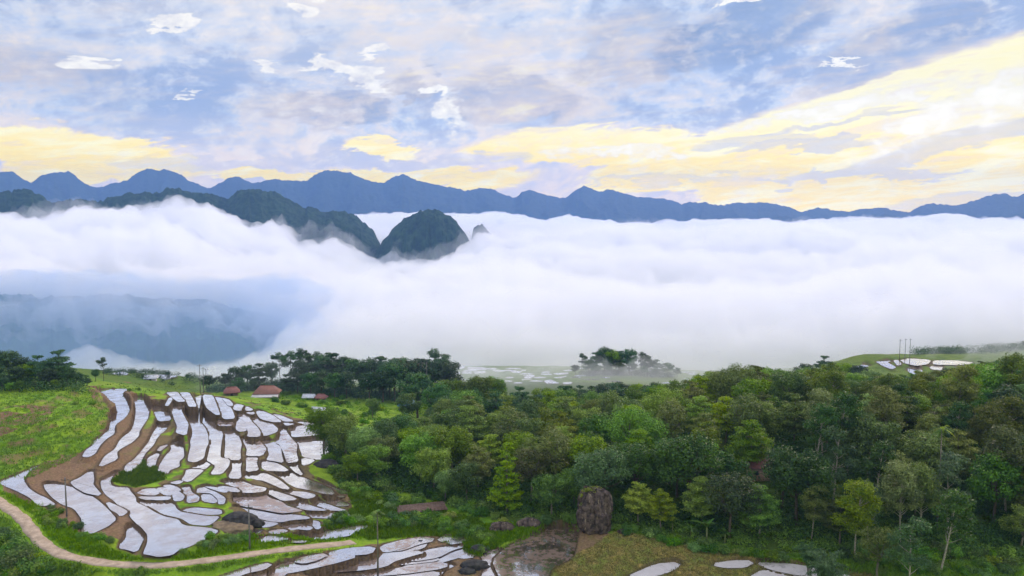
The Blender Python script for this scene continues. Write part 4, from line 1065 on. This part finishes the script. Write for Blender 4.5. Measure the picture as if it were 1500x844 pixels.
def along(P, n, s0, s1, jx=6, jy=4, ks=None):
    P = np.array(P, float); t = np.concatenate([[0], np.cumsum(np.linalg.norm(np.diff(P, axis=0), axis=1))])
    for i in range(n):
        u = (i+rb.random())/n*t[-1]; px = np.interp(u, t, P[:, 0])+rb.uniform(-jx, jx); py = np.interp(u, t, P[:, 1])+rb.uniform(-jy, jy)
        bush(px, py, rb.uniform(s0, s1), rb.choice(ks) if ks else None)
along([(475,672),(500,700),(520,722),(545,735),(570,735)], 16, .8, 1.5)
along([(520,700),(545,715),(580,722)], 8, 1.0, 1.6)
along([(470,772),(500,765),(530,768),(560,768),(600,770),(640,768),(690,775),(720,790)], 30, .7, 1.3, 5, 5)
along([(565,750),(580,740),(660,728),(690,745),(740,765)], 18, .8, 1.5, 6, 5)
along([(640,775),(690,782),(715,800),(705,812)], 12, .6, 1.0, 5, 4)
along([(770,770),(845,765),(920,778),(1000,800),(1100,812),(1200,820),(1350,828),(1500,832)], 48, .6, 1.3, 5, 4)
along([(1250,812),(1400,815),(1500,815)], 22, .9, 1.6, 8, 5, [0,1,2,3])
along([(1290,834),(1360,838),(1500,838)], 16, .6, 1.1, 8, 5, [0,1,2,3])
along([(70,745),(85,755),(90,770),(110,775)], 12, .5, .9, 4, 4)
along([(10,745),(40,748),(60,752),(75,770)], 10, .5, .8, 4, 3)
along([(120,785),(140,788),(160,795)], 8, .5, .8, 5, 3)
along([(270,808),(300,797),(330,790),(360,788),(310,800)], 14, .5, 1.0, 8, 4, [0,1,2,3])
along([(185,575),(215,570),(100,600)], 6, .5, .8, 8, 3)
along([(0,790),(20,800),(40,815),(20,830),(60,835),(0,838)], 26, .9, 1.7, 14, 10, [0,1,2,6,6])
along([(60,838),(120,836),(200,842),(240,840)], 12, .6, 1.1, 8, 4, [0,1,2,3])
along([(385,575),(430,590),(480,600),(530,610),(560,600),(470,580),(540,580)], 26, .8, 1.5, 12, 7)
along([(400,585),(450,600),(500,615),(555,628)], 14, .6, 1.2, 8, 4)
along([(578,766),(610,764),(655,760)], 18, .9, 1.4, 4, 2)
bins = {}
for o, k, px, py in BUSH:
    zone = ('on the lower left bank' if py > 780 else 'by the left roadside' if py > 735 else 'on the terrace bank') if px < 200 else \
        ('by the road below the boulder' if py > 780 else 'on the slope below the village') if px < 420 and (py > 780 or py < 640) else \
        'on the slope below the village' if py < 640 else 'at the paddies\' right edge' if px < 600 and py < 745 else 'above the lower paddies' if px < 760 else \
        'along the stubble edge' if px < 1180 else 'under the right wood'
    bins.setdefault((BN[k], zone), []).append((px, o))
for (nm, zone), L in bins.items():
    L.sort(key=lambda t: t[0])
    for j, (px, o) in enumerate(L):
        tag(o, f'{nm} {zone}' + ('' if len(L) == 1 else f', {ordinal(j)} from left'), 'bush', 'bushes '+zone)

# ------------------------------------------------------------------ grass and ground cover (nobody could count it)
def tufts(name, cand_poly, dens_n, h0, h1, mat, seed, cond=None, wid=.06, lean=.5, blades=5, spread=.25):
    rng = np.random.default_rng(seed)
    A0 = cand_poly; bb = A0.min(0), A0.max(0)
    px = rng.uniform(bb[0][0], bb[1][0], dens_n*3); py = rng.uniform(bb[0][1], bb[1][1], dens_n*3)
    k = inside(px, py, A0); px = px[k][:dens_n]; py = py[k][:dens_n]
    P = []
    for a, b in zip(px, py):
        P.append(hitg(a, b))
    P = np.array(P)
    k = np.ones(len(P), bool)
    for q_, lev, poly, far in WATER:
        if far: continue
        k &= ~inside(P[:, 0], P[:, 1], poly)
    dr = np.array([np.min((RD[:, 0]-p[0])**2+(RD[:, 1]-p[1])**2) for p in P]); k &= dr > 1.9**2
    P = P[k]
    B = np.repeat(P, blades, 0); n = len(B); B = B + np.stack([rng.normal(size=n)*spread, rng.normal(size=n)*spread, np.full(n, -.08)], 1)
    h = h0+(h1-h0)*np.repeat(rng.random(len(P)), blades)*(.7+.6*rng.random(n)); th = rng.random(n)*6.28; l = lean*h*rng.random(n)
    tip = B+np.stack([np.cos(th)*l, np.sin(th)*l, h], 1); ph = rng.random(n)*3.14; w_ = wid*(.6+.8*rng.random(n))
    s = np.stack([np.cos(ph)*w_, np.sin(ph)*w_, np.zeros(n)], 1); mid = B*.45+tip*.55+np.stack([np.zeros(n), np.zeros(n), h*.12], 1)
    V = np.stack([B-s, B+s, mid+s*.8, tip, mid-s*.8], 1).reshape(-1, 3)
    Fc = np.arange(5*n).reshape(n, 5)
    t = np.repeat(np.clip(np.repeat(rng.random(len(P)), blades)*.7+rng.random(n)*.3, 0, 1), 5)
    o = obj(name, mesh_np(name, V, Fc, mat, False, {'tint': t})); return o
LM['grass'] = leaf_mat('leaf_grass', (.055, .14, .008), (.20, .34, .020), .0, .35)
LM['straw'] = leaf_mat('leaf_straw', (.10, .12, .02), (.30, .24, .08), .0, .3)
g_ = lambda *p: np.array(p, float)
for i, (poly, n, h0, h1) in enumerate([
    (g_((-40,570),(140,572),(162,605),(145,645),(105,672),(60,695),(0,712),(-40,720)), 4500, .25, .6),
    (g_((0,718),(60,745),(120,785),(180,812),(255,816),(370,785),(520,775),(545,790),(400,808),(300,818),(180,824),(100,808),(60,788),(0,732)), 6500, .25, .75),
    (g_((-10,745),(40,780),(60,800),(110,826),(240,834),(450,810),(520,802),(380,822),(300,840),(0,850)), 6500, .2, .6),
    (g_((162,705),(188,688),(210,676),(240,690),(242,702),(200,714)), 1600, .3, .7),
    (g_((90,572),(180,560),(255,564),(400,592),(530,628),(560,640),(520,634),(400,602),(330,578),(240,578),(150,572)), 3000, .2, .5),
    (g_((470,670),(560,730),(700,760),(730,800),(700,815),(640,785),(540,790),(470,775),(520,745)), 7000, .3, .9),
    (g_((640,790),(690,770),(740,765),(800,768),(850,762),(800,778),(740,795),(700,815)), 2600, .3, .8),
    (g_((700,815),(760,790),(860,760),(1000,788),(1150,812),(1500,825),(1500,850),(1330,850),(1100,815),(900,775),(820,775)), 7000, .25, .7)]):
    tag(tufts('grass', poly, n, h0, h1, LM['grass'], 200+i, wid=.07), kind='stuff')
tag(tufts('stubble_grass', STUB, 9000, .12, .30, LM['straw'], 300, wid=.05), kind='stuff')
# rough scrub under the trees
def undergrowth(seed, n, poly, s0=.5, s1=1.3):
    rng = np.random.default_rng(seed); cl = []
    bb = poly.min(0), poly.max(0); c = 0
    while c < n:
        a, b = rng.uniform(bb[0][0], bb[1][0]), rng.uniform(bb[0][1], bb[1][1])
        if not inside(np.array([a]), np.array([b]), poly)[0]: continue
        c += 1
        x, y, z = hitg(a, b); s = rng.uniform(s0, s1); cl.append((x, y, z+s*.3, s*1.2, s*.8, int(60*s*s)+25, .15+.5*rng.random()))
    return leaves(cl, .36, rng, LM['broad'], 'undergrowth')
tag(obj('undergrowth', undergrowth(401, 900, g_((520,690),(600,690),(760,720),(900,735),(1100,760),(1500,775),(1500,822),(1150,808),(950,780),(860,755),(760,760),(640,728),(560,720)))), kind='stuff')
tag(obj('undergrowth', undergrowth(402, 420, g_((380,572),(560,570),(640,560),(700,580),(600,640),(540,625),(440,598)), .5, 1.4)), kind='stuff')

def under_in_wood(seed, n):
    rng = np.random.default_rng(seed); cl = []
    for _ in range(n):
        px = rng.uniform(480, 1620); a = az_of(px); r0 = np.interp(a, WFp[:, 0], WFp[:, 1]); r = r0+4+rng.random()**1.1*(150 if px > 640 else 36)
        if 1103 < px < 1132 and 160 < r < 182: continue
        x, y = r*sin(a), r*cos(a); s_ = rng.uniform(1.1, 2.6); cl.append((x, y, gzat(x, y)+s_*.4, s_*1.3, s_*.95, int(38*s_*s_), .1+.5*rng.random()))
    return leaves(cl, .5, rng, LM['dark'], 'undergrowth')
tag(obj('undergrowth', under_in_wood(403, 2600)), kind='stuff')
def under_at(seed, n, x0, x1, d0, d1, s0, s1, mat):
    rng = np.random.default_rng(seed); cl = []
    for _ in range(n):
        px = rng.uniform(x0, x1); a = az_of(px); r = rng.uniform(d0, d1)/cos(a); x, y = r*sin(a), r*cos(a); s_ = rng.uniform(s0, s1)
        cl.append((x, y, gzat(x, y)+s_*.4, s_*1.3, s_*.95, int(26*s_*s_), .1+.5*rng.random()))
    return leaves(cl, .6, rng, LM[mat], 'undergrowth')
tag(obj('undergrowth', under_at(404, 190, 306, 590, 334, 358, 1.5, 3.2, 'far')), kind='stuff')
tag(obj('undergrowth', under_at(405, 90, 852, 985, 450, 468, 1.4, 3.0, 'far')), kind='stuff')
tag(obj('undergrowth', under_at(406, 120, -40, 120, 238, 262, 1.2, 2.6, 'dark')), kind='stuff')
tag(obj('undergrowth', under_at(407, 120, 1340, 1560, 452, 500, 2.0, 4.0, 'far')), kind='stuff')
tag(obj('undergrowth', under_at(408, 90, 150, 300, 360, 420, 1.0, 2.4, 'far')), kind='stuff')
# ------------------------------------------------------------------ banana plants, palm, papaya
def banana_parts(seed, H=2.2, L=2.8, n=9):
    rng = np.random.default_rng(seed); st_ = MB(); st_.tube([(0, 0, -.3), (.02, 0, H*.5), (0, .03, H)], [.16, .13, .08], 7)
    lf = MB()
    out_ = []
    for i in range(n):
        m = MB(); th = 2*pi*i/n*1.9+rng.normal()*.2; el = rng.uniform(.5, 1.25); l = L*rng.uniform(.75, 1.1); pts = []
        for t in np.linspace(0, 1, 9):
            hor = l*(t*cos(el)+.16*t*t); ver = l*(t*sin(el)-.62*t*t*(1.25-el*.5)); pts.append((hor*cos(th), hor*sin(th), H-.15+ver))
        V = []; sd_ = np.array([-sin(th), cos(th), 0])
        for j, p in enumerate(pts):
            wv_ = .30*sin(pi*min(.97, .06+j/8.3))**.6; p = np.array(p)
            V += [p-sd_*wv_-[0, 0, wv_*.35], p, p+sd_*wv_-[0, 0, wv_*.35]]
        fs = []
        for j in range(8):
            fs += [(j*3, j*3+1, j*3+4, j*3+3), (j*3+1, j*3+2, j*3+5, j*3+4)]
        m.add(V, fs)
        out_.append(m)
    return st_, out_
def give_tint(me, v):
    a = me.attributes.new('tint', 'FLOAT', 'POINT'); a.data.foreach_set('value', np.full(len(me.vertices), v, np.float32)); return me
stem_m = simple_mat('banana_stem', (.10, .13, .04), (.20, .22, .08), 5)
def banana(px, py, s, lab, seed):
    x, y, z = hitg(px, py); root = empty('banana_plant', (x, y, z), random.random()*6, s)
    st_, L = banana_parts(seed); obj('stem', st_.mesh('stem', stem_m, True), root)
    for m in L: obj('leaf', give_tint(m.mesh('leaf', LM['banana']), random.random()), root)
    tag(root, lab, 'banana plant', 'banana plants at the wood edge')
banana(1035, 792, 1.35, 'largest banana plant with pale arching leaves at wood edge', 1)
banana(985, 778, .85, 'small banana plant left of the largest one', 2)
banana(1012, 786, .7, 'tiny banana plant between the two larger ones', 3)
banana(940, 760, 1.0, 'banana plant just right of the standing rock', 4)
banana(1062, 796, .9, 'banana plant close right of the largest one', 5)
banana(690, 722, .9, 'banana plant in scrub above the stone bank', 6)
def palm(px, r, ytop, lab, seed, name='palm_tree', nfr=13, fl=3.0):
    rng = np.random.default_rng(seed); a = az_of(px); x, y = r*sin(a), r*cos(a); z = gzat(x, y); H = el_z(px, ytop, r)-z-.8
    root = empty(name, (x, y, z)); m = MB(); m.tube([(0, 0, -.5), (.1, 0, H*.5), (.05, .1, H)], [.2, .13, .1], 7); obj('trunk', m.mesh('trunk', bark_grey, True), root)
    for i in range(nfr):
        th = 2*pi*i/nfr+rng.normal()*.15; el = rng.uniform(-.1, 1.1); V = []; fs = []; c = 0; sd_ = np.array([-sin(th), cos(th), 0])
        pts = [np.array([(.05+t*fl*cos(el))*cos(th), (.1+t*fl*cos(el))*sin(th), H+fl*(t*sin(el)-.75*t*t)]) for t in np.linspace(0, 1, 12)]
        for j in range(1, 12):
            for sg in (-1, 1):
                ll = .75*sin(pi*min(.95, j/12+.1)); b0 = pts[j]; tip = b0+sd_*sg*ll+(pts[j]-pts[j-1])*.8-[0, 0, ll*.45]; w_ = (pts[j]-pts[j-1])*.35
                V += [b0-w_, b0+w_, tip]; fs.append((c, c+1, c+2)); c += 3
        for j in range(11):
            V += [pts[j]-sd_*.03, pts[j]+sd_*.03, pts[j+1]]; fs.append((c, c+1, c+2)); c += 3
        mm = MB(); mm.add(V, fs); obj('frond', give_tint(mm.mesh('frond', LM['banana' if i % 3 else 'lime']), random.random()), root)
    tag(root, lab, 'palm')
palm(1383, 172, 622, 'palm with drooping fronds above the right wood', 31)
palm(549, 142.5, 745, 'small lone palm beside the road end', 32, 'small_palm', 11, 1.7)

# ------------------------------------------------------------------ rocks
def rock_mesh(seed, sx, sy, sz, mat, n=5, rough=.22, name='rock', vertical=False, amp2=.08, boxy=0.):
    import bmesh
    bm = bmesh.new(); bmesh.ops.create_icosphere(bm, subdivisions=n, radius=1.0)
    for v in bm.verts:
        p = v.co.copy()
        if boxy:
            mx_ = max(abs(p.x), abs(p.y), abs(p.z)); p = p*((1/mx_)*boxy+(1-boxy)); p.z = p.z*(1-.10*p.x)
        q_ = mathutils.Vector((p.x*1.3+seed, p.y*1.3, p.z*(.5 if vertical else 1.3)))
        f = 1+rough*(mathutils.noise.fractal(q_, 1.0, 2.0, 5))+amp2*mathutils.noise.cell(q_*2.2)
        if vertical: p.z = max(-1, min(1, p.z*1.25)); k = (1-abs(p.z)**5*.35); p.x *= k; p.y *= k
        v.co = mathutils.Vector((p.x*sx*f, p.y*sy*f, p.z*sz*(1+.15*(f-1))))
    me = bpy.data.meshes.new(name); bm.to_mesh(me); bm.free(); me.materials.append(mat); return me
m_rock = simple_mat('rock_dark', (.018, .018, .020), (.06, .058, .055), 1.2, .9, .8, .15)
def face_rock():
    m = new_mat('limestone_streaked'); co = e_coord(); x, y, z = e_sep(co)
    n = e_noise(e_vec(x*2.2, y*2.2, z*.35), 1., 6, .65); n2 = e_noise(co, 1.1, 5, .6)
    c = e_mix(e_map(n2, .35, .65), (.035, .028, .026), (.13, .10, .085)); c = e_mix(e_map(n, .56, .70)*.8, c, (.36, .29, .20)); c = e_mix(e_map(n, .44, .3)*.8, c, (.016, .014, .016))
    out(princ(c, .9, n2, .9, .25, .1)); return m
x, y, z = hitg(872, 778)
hr = el_z(872, 712, math.hypot(x, y))-z
root = empty('standing_rock', (x, y, z))
me = rock_mesh(3.3, 3.2, 2.2, hr*.50, face_rock(), 6, .34, 'rock_face', True, .22, .22); me.shade_smooth()
o = obj('rock_face', me, root); o.location = (.2, .3, hr*.45)
rngq = np.random.default_rng(8)
cl = [(rngq.uniform(-2.2, 1.6), rngq.uniform(-.8, .8), hr*.93+rngq.uniform(-.3, .3), .7, .35, 70, .8) for _ in range(9)] + [(-2.6, -.6, hr*.62, .6, .6, 60, .6), (2.9, -.2, hr*.45, .5, .9, 60, .6), (-2.8, -.3, hr*.8, .5, .5, 50, .9)]
obj('foliage', leaves(cl, .34, rngq, LM['lime'], 'foliage'), root)
tag(root, 'tall standing limestone rock streaked pale, plants on its top', 'rock')
def boulder(px, py, sx, sy, sz, seed, lab, grp=None, mat=m_rock, up=.45, lev=4):
    x, y, z = hitg(px, py); me = rock_mesh(seed, sx, sy, sz, mat, lev, .22, 'boulder'); me.shade_smooth()
    o = obj('boulder', me); o.location = (x, y, z+sz*up); tag(o, lab, 'boulder', grp)
boulder(350, 770, 3.4, 2.4, 1.9, 1.2, 'large black boulder on an earth mound among the paddies', up=.42, lev=5)
boulder(374, 771, 1.6, 1.3, 1.1, 4.2, 'smaller black boulder touching the large one at its right')
mound_m = simple_mat('earth_mound', (.12, .09, .06), (.24, .18, .11), .9, .95, .6, .1)
x, y, z = hitg(336, 775); me = rock_mesh(9.1, 4.6, 3.2, 1.4, mound_m, 5, .25, 'earth_mound'); me.shade_smooth(); o = obj('earth_mound', me); o.location = (x, y, z-.1); tag(o, 'brown earth mound sloping up beneath the black boulders', 'mound')
boulder(697, 831, 2.6, 1.5, 1.0, 6.6, 'dark flat topped boulder beside the lower paddies', up=.3)
boulder(684, 838, 1.5, 1.1, .6, 7.6, 'low rock in front left of the flat topped boulder', up=.2)
boulder(700, 806, 1.6, 1.1, .8, 8.1, 'dark rounded rock on the bund below green scrub', up=.3)
boulder(735, 776, 2.6, 1.2, 1.3, 9.4, 'grey outcrop at the left of the stony bank', up=.35, mat=face_rock())
boulder(775, 770, 2.4, 1.2, 1.4, 11.4, 'brownish outcrop right of centre on the stony bank', up=.35, mat=face_rock())
boulder(912, 780, 1.0, .8, .5, 12.4, 'small pale rock at the foot of the standing rock', up=.3, mat=face_rock())
boulder(616, 793, .55, .45, .35, 13.4, 'small grey stone on the upper bund of lower paddies', up=.3)
boulder(478, 683, 3.0, 2.2, 1.3, 14.4, 'dark rock bank at the right edge of the terraces', up=.3)
# fallen clods in the brown paddy
for i, (px, py) in enumerate([(752,812),(764,818),(772,806),(745,830),(782,824),(757,840),(770,836),(800,815)]):
    boulder(px, py, .34, .28, .2, 20+i, f'{ORD[i]} dark clod from left in the brown wet paddy' if 0 else 'dark mud clod in the brown wet paddy', 'mud clods in the brown wet paddy', up=.25, lev=2)

# ------------------------------------------------------------------ poles and wires
m_conc = simple_mat('pole_concrete', (.10, .10, .095), (.20, .19, .18), 3, .85)
m_iron = simple_mat('iron', (.04, .04, .04), (.09, .08, .07), 5, .6, metal=.6)
def pole(x, y, z, H, lab, grp=None, arm=True, ins=2):
    root = empty('utility_pole', (x, y, z)); m = MB(); m.tube([(0, 0, -.6), (0, 0, H*.5), (0, 0, H)], [.17, .145, .11], 8); obj('shaft', m.mesh('shaft', m_conc, True), root)
    if arm:
        m = MB(); m.box(-.75, .75, -.16, -.10, H-.55, H-.45); m.box(-.04, .04, -.16, .16, H-.62, H-.38); obj('crossarm', m.mesh('crossarm', m_iron), root)
        for xx in ((-.68, .68) if ins == 2 else (-.68, 0, .68)):
            m = MB(); m.tube([(xx, -.13, H-.45), (xx, -.13, H-.38), (xx, -.13, H-.33), (xx, -.13, H-.24)], [.03, .07, .04, .05], 6); obj('insulator', m.mesh('insulator', m_conc), root)
    tag(root, lab, 'utility pole', grp); return (x, y, z+H-.25)
def pole_px(px, py, ytop, lab, grp=None, r=None, **k):
    if r: a = az_of(px); r = r/cos(a); x, y = r*sin(a), r*cos(a); z = gzat(x, y)
    else: x, y, z = hitg(px, py)
    return pole(x, y, z, el_z(px, ytop, math.hypot(x, y))-z, lab, grp, **k)
p1 = pole_px(98, 757, 699, 'grey concrete pole among shrubs by the left road bend')
p2 = pole_px(366, 803, 739, 'slim concrete pole beside the road near the black boulder')
pg = 'poles on the far plateau paddies'
q1 = pole_px(1316, 527, 497, 'leftmost of three tall poles on the bright plateau', pg, r=430)
q2 = pole_px(1324, 527, 496, 'middle of three tall poles on the bright plateau', pg, r=427)
q3 = pole_px(1331, 527, 496, 'rightmost of three tall poles on the bright plateau', pg, r=424)
vg = 'poles left of the village trees'
v1 = pole_px(293, 565, 534, 'tallest leftmost pole left of the village trees', vg, r=300)
v2 = pole_px(298, 560, 538, 'middle pole left of the village trees', vg, r=325)
v3 = pole_px(302, 560, 540, 'shortest right pole left of the village trees', vg, r=345)
vb = pole_px(625, 552, 531, 'pale pole standing before the blue roofed house', None, r=342)
vr = pole_px(1208, 0, 0, '', None, r=300) if 0 else None
def wire(a, b, sag, lab, off=0.):
    t = np.linspace(0, 1, 30)[:, None]; P_ = np.array(a)*(1-t)+np.array(b)*t; P_[:, 2] -= (4*sag*t*(1-t))[:, 0]; P_[:, 0] += off
    m = MB(); m.tube(P_, [.018]*30, 4, False); tag(obj('power_wire', m.mesh('power_wire', m_iron)), lab, 'wire', 'overhead wires')
wire(p1, p2, 1.6, 'thin wire sagging between the two roadside poles')
e3 = hit(650, 742)
wire(p2, (e3[0], e3[1], e3[2]+6), 1.8, 'thin wire running right from the road pole to the wood')

# ------------------------------------------------------------------ houses
m_tile = simple_mat('roof_red', (.17, .085, .065), (.28, .14, .11), 2.5, .85, .5, .06)
m_tile2 = simple_mat('roof_dull_red', (.17, .075, .065), (.27, .125, .11), 2.5, .85, .5, .06)
m_blue = simple_mat('roof_blue', (.06, .20, .34), (.10, .28, .42), 2, .6, .2)
m_tin = simple_mat('roof_tin', (.42, .45, .50), (.62, .64, .68), 2, .5, .2)
m_wood = simple_mat('wood_wall', (.12, .09, .07), (.24, .18, .13), 3, .85)
m_plast = simple_mat('plaster', (.50, .48, .46), (.66, .63, .60), 1.5, .85)
m_pink = simple_mat('pink_wall', (.42, .27, .20), (.56, .38, .30), 1.2, .85)
m_dark = simple_mat('dark_opening', (.02, .02, .022), (.04, .04, .045), 2, .5)
def house(px, r, w_, d_, hw, hr_, rot, roofm, wallm, lab, hip=True, sill=0., skirt=False, cat='house', name='house', grp=None):
    a = az_of(px); r = r/cos(a); x, y = r*sin(a), r*cos(a); z = gzat(x, y)
    root = empty(name, (x, y, z), rot)
    m = MB(); m.box(-w_/2, w_/2, -d_/2, d_/2, -1.2, hw); obj('wall', m.mesh('wall', wallm), root)
    ov = .9; m = MB(); e = .28*w_ if hip else 0
    X, Y = w_/2+ov, d_/2+ov; zb_ = hw-.25; zt = hw+hr_
    V = [(-X, -Y, zb_), (X, -Y, zb_), (X, Y, zb_), (-X, Y, zb_), (-X+e, 0, zt), (X-e, 0, zt), (-X, -Y, zb_-.12), (X, -Y, zb_-.12), (X, Y, zb_-.12), (-X, Y, zb_-.12)]
    m.add(V, [(0, 1, 5, 4), (2, 3, 4, 5), (1, 2, 5), (3, 0, 4), (6, 7, 1, 0), (7, 8, 2, 1), (8, 9, 3, 2), (9, 6, 0, 3), (9, 8, 7, 6)])
    rf = obj('roof', m.mesh('roof', roofm), root)
    m = MB(); m.tube([(-X+e, 0, zt+.03), (X-e, 0, zt+.03)], [.14, .14], 6); obj('ridge', m.mesh('ridge', roofm), rf)
    if skirt:
        m = MB(); V = [(-X-.2, -Y-1.8, zb_-.9), (X+.2, -Y-1.8, zb_-.9), (X-.2, -Y+.5, zb_-.05), (-X+.2, -Y+.5, zb_-.05)]
        V += [(v[0], v[1], v[2]-.1) for v in V]; m.add(V, [(0, 1, 2, 3), (7, 6, 5, 4), (0, 4, 5, 1), (1, 5, 6, 2), (2, 6, 7, 3), (3, 7, 4, 0)]); obj('porch_roof', m.mesh('porch_roof', m_plast), root)
        for xx in np.linspace(-X+.3, X-.3, 5):
            m = MB(); m.box(xx-.1, xx+.1, -Y-1.6, -Y-1.4, -1.2, zb_-.98); obj('post', m.mesh('post', m_wood), root)
    nwn = max(1, int(w_/3.2))
    for i in range(nwn):
        xx = -w_/2+(i+.5)*w_/nwn
        if i == nwn//2:
            m = MB(); m.box(xx-.45, xx+.45, -d_/2-.05, -d_/2+.02, .05, min(2.0, hw-.3)); obj('door', m.mesh('door', m_dark), root)
        else:
            m = MB(); m.box(xx-.45, xx+.45, -d_/2-.05, -d_/2+.02, .9, min(1.9, hw-.4)); wn = obj('window', m.mesh('window', m_dark), root)
            m = MB(); m.box(xx-.52, xx+.52, -d_/2-.09, -d_/2-.052, .80, .89); obj('sill', m.mesh('sill', wallm), wn)
    tag(root, lab, cat, grp); return root
house(391, 318, 8.6, 5.5, 2.2, 2.4, .08, m_tile, m_wood, 'large hip roofed red house with pale porch below village trees', skirt=True)
house(339, 318, 4.6, 3.6, 1.6, 1.7, .35, m_tile2, m_wood, 'small dull red roofed hut left of the large red house')
house(470, 322, 3.0, 2.6, 1.6, 1.1, -.2, m_tile2, m_wood, 'tiny red roofed hut half hidden right of the large house')
house(594, 318, 5.0, 4.0, 2.2, 1.6, .2, m_blue, m_plast, 'blue roofed house beside the track below bare trees', hip=False)
house(640, 345, 5.0, 3.0, 1.9, .9, .1, m_tin, m_plast, 'low pale roofed house at the right end of the village', hip=False)
house(452, 322, 3.2, 2.6, 1.5, .8, 0, m_tin, m_wood, 'small tin roofed hut among dark village trees', hip=False)
house(466, 262, 3.4, 2.6, 1.3, .7, -.3, m_tin, m_dark, 'tin roofed field shed just beyond the terraces', hip=False, name='field_shed', cat='shed')
house(1122, 178, 8.5, 6, 3.0, 1.6, -.1, m_tile2, m_pink, 'pinkish walled house glimpsed through the wood', hip=False)
house(692, 196, 5.0, 4.0, 2.6, 1.4, .2, m_tin, m_plast, 'pale walled house glimpsed between trunks in the wood', hip=False)
house(222, 368, 4.0, 3.0, 1.5, 1.1, .1, m_tin, m_plast, 'pale hut beyond the crest near the far paddies', hip=False)
# brown tiled shelter behind the scrub
def shelter():
    x0, y0, z0 = hitg(583, 756); x1, y1, z1 = hitg(652, 747); a = atan2(y1-y0, x1-x0); L = math.hypot(x1-x0, y1-y0)
    root = empty('shelter', ((x0+x1)/2, (y0+y1)/2, min(z0, z1)), a)
    mt = simple_mat('roof_brown', (.11, .07, .05), (.21, .14, .105), 2.5, .9)
    m = MB(); h = 1.1; V = [(-L/2-.3, -1.6, h), (L/2+.3, -1.6, h), (L/2-.3, .6, h+1.1), (-L/2+.3, .6, h+1.1)]; V += [(v[0], v[1], v[2]-.12) for v in V]
    m.add(V, [(0, 1, 2, 3), (7, 6, 5, 4), (0, 4, 5, 1), (1, 5, 6, 2), (2, 6, 7, 3), (3, 7, 4, 0)]); obj('roof', m.mesh('roof', mt), root)
    for i, xx in enumerate(np.linspace(-L/2, L/2, 5)):
        for yy, hh in ((-1.4, h-.05), (.5, h+.9)):
            m = MB(); m.box(xx-.07, xx+.07, yy-.07, yy+.07, -1, hh); obj('post', m.mesh('post', m_wood), root)
    m = MB(); m.box(-L/2, L/2, .42, .5, -.8, h-.2); obj('wall', m.mesh('wall', m_wood), root)
    tag(root, 'long low brown roofed shelter behind scrub above the lower paddies', 'shelter')
shelter()
# ------------------------------------------------------------------ render settings
S.render.engine = 'CYCLES'
S.view_settings.view_transform = 'Standard'; S.view_settings.look = 'None'; S.view_settings.gamma = 1; S.view_settings.use_curve_mapping = False
S.view_settings.exposure = 0.0
cy = S.cycles
cy.max_bounces = 34; cy.diffuse_bounces = 3; cy.glossy_bounces = 2; cy.transmission_bounces = 2; cy.volume_bounces = 32; cy.transparent_max_bounces = 16
cy.use_adaptive_sampling = True; cy.adaptive_threshold = .03; cy.adaptive_min_samples = 16
cy.use_denoising = True; cy.denoiser = 'OPENIMAGEDENOISE'
cy.sample_clamp_indirect = 6; cy.caustics_reflective = False; cy.caustics_refractive = False
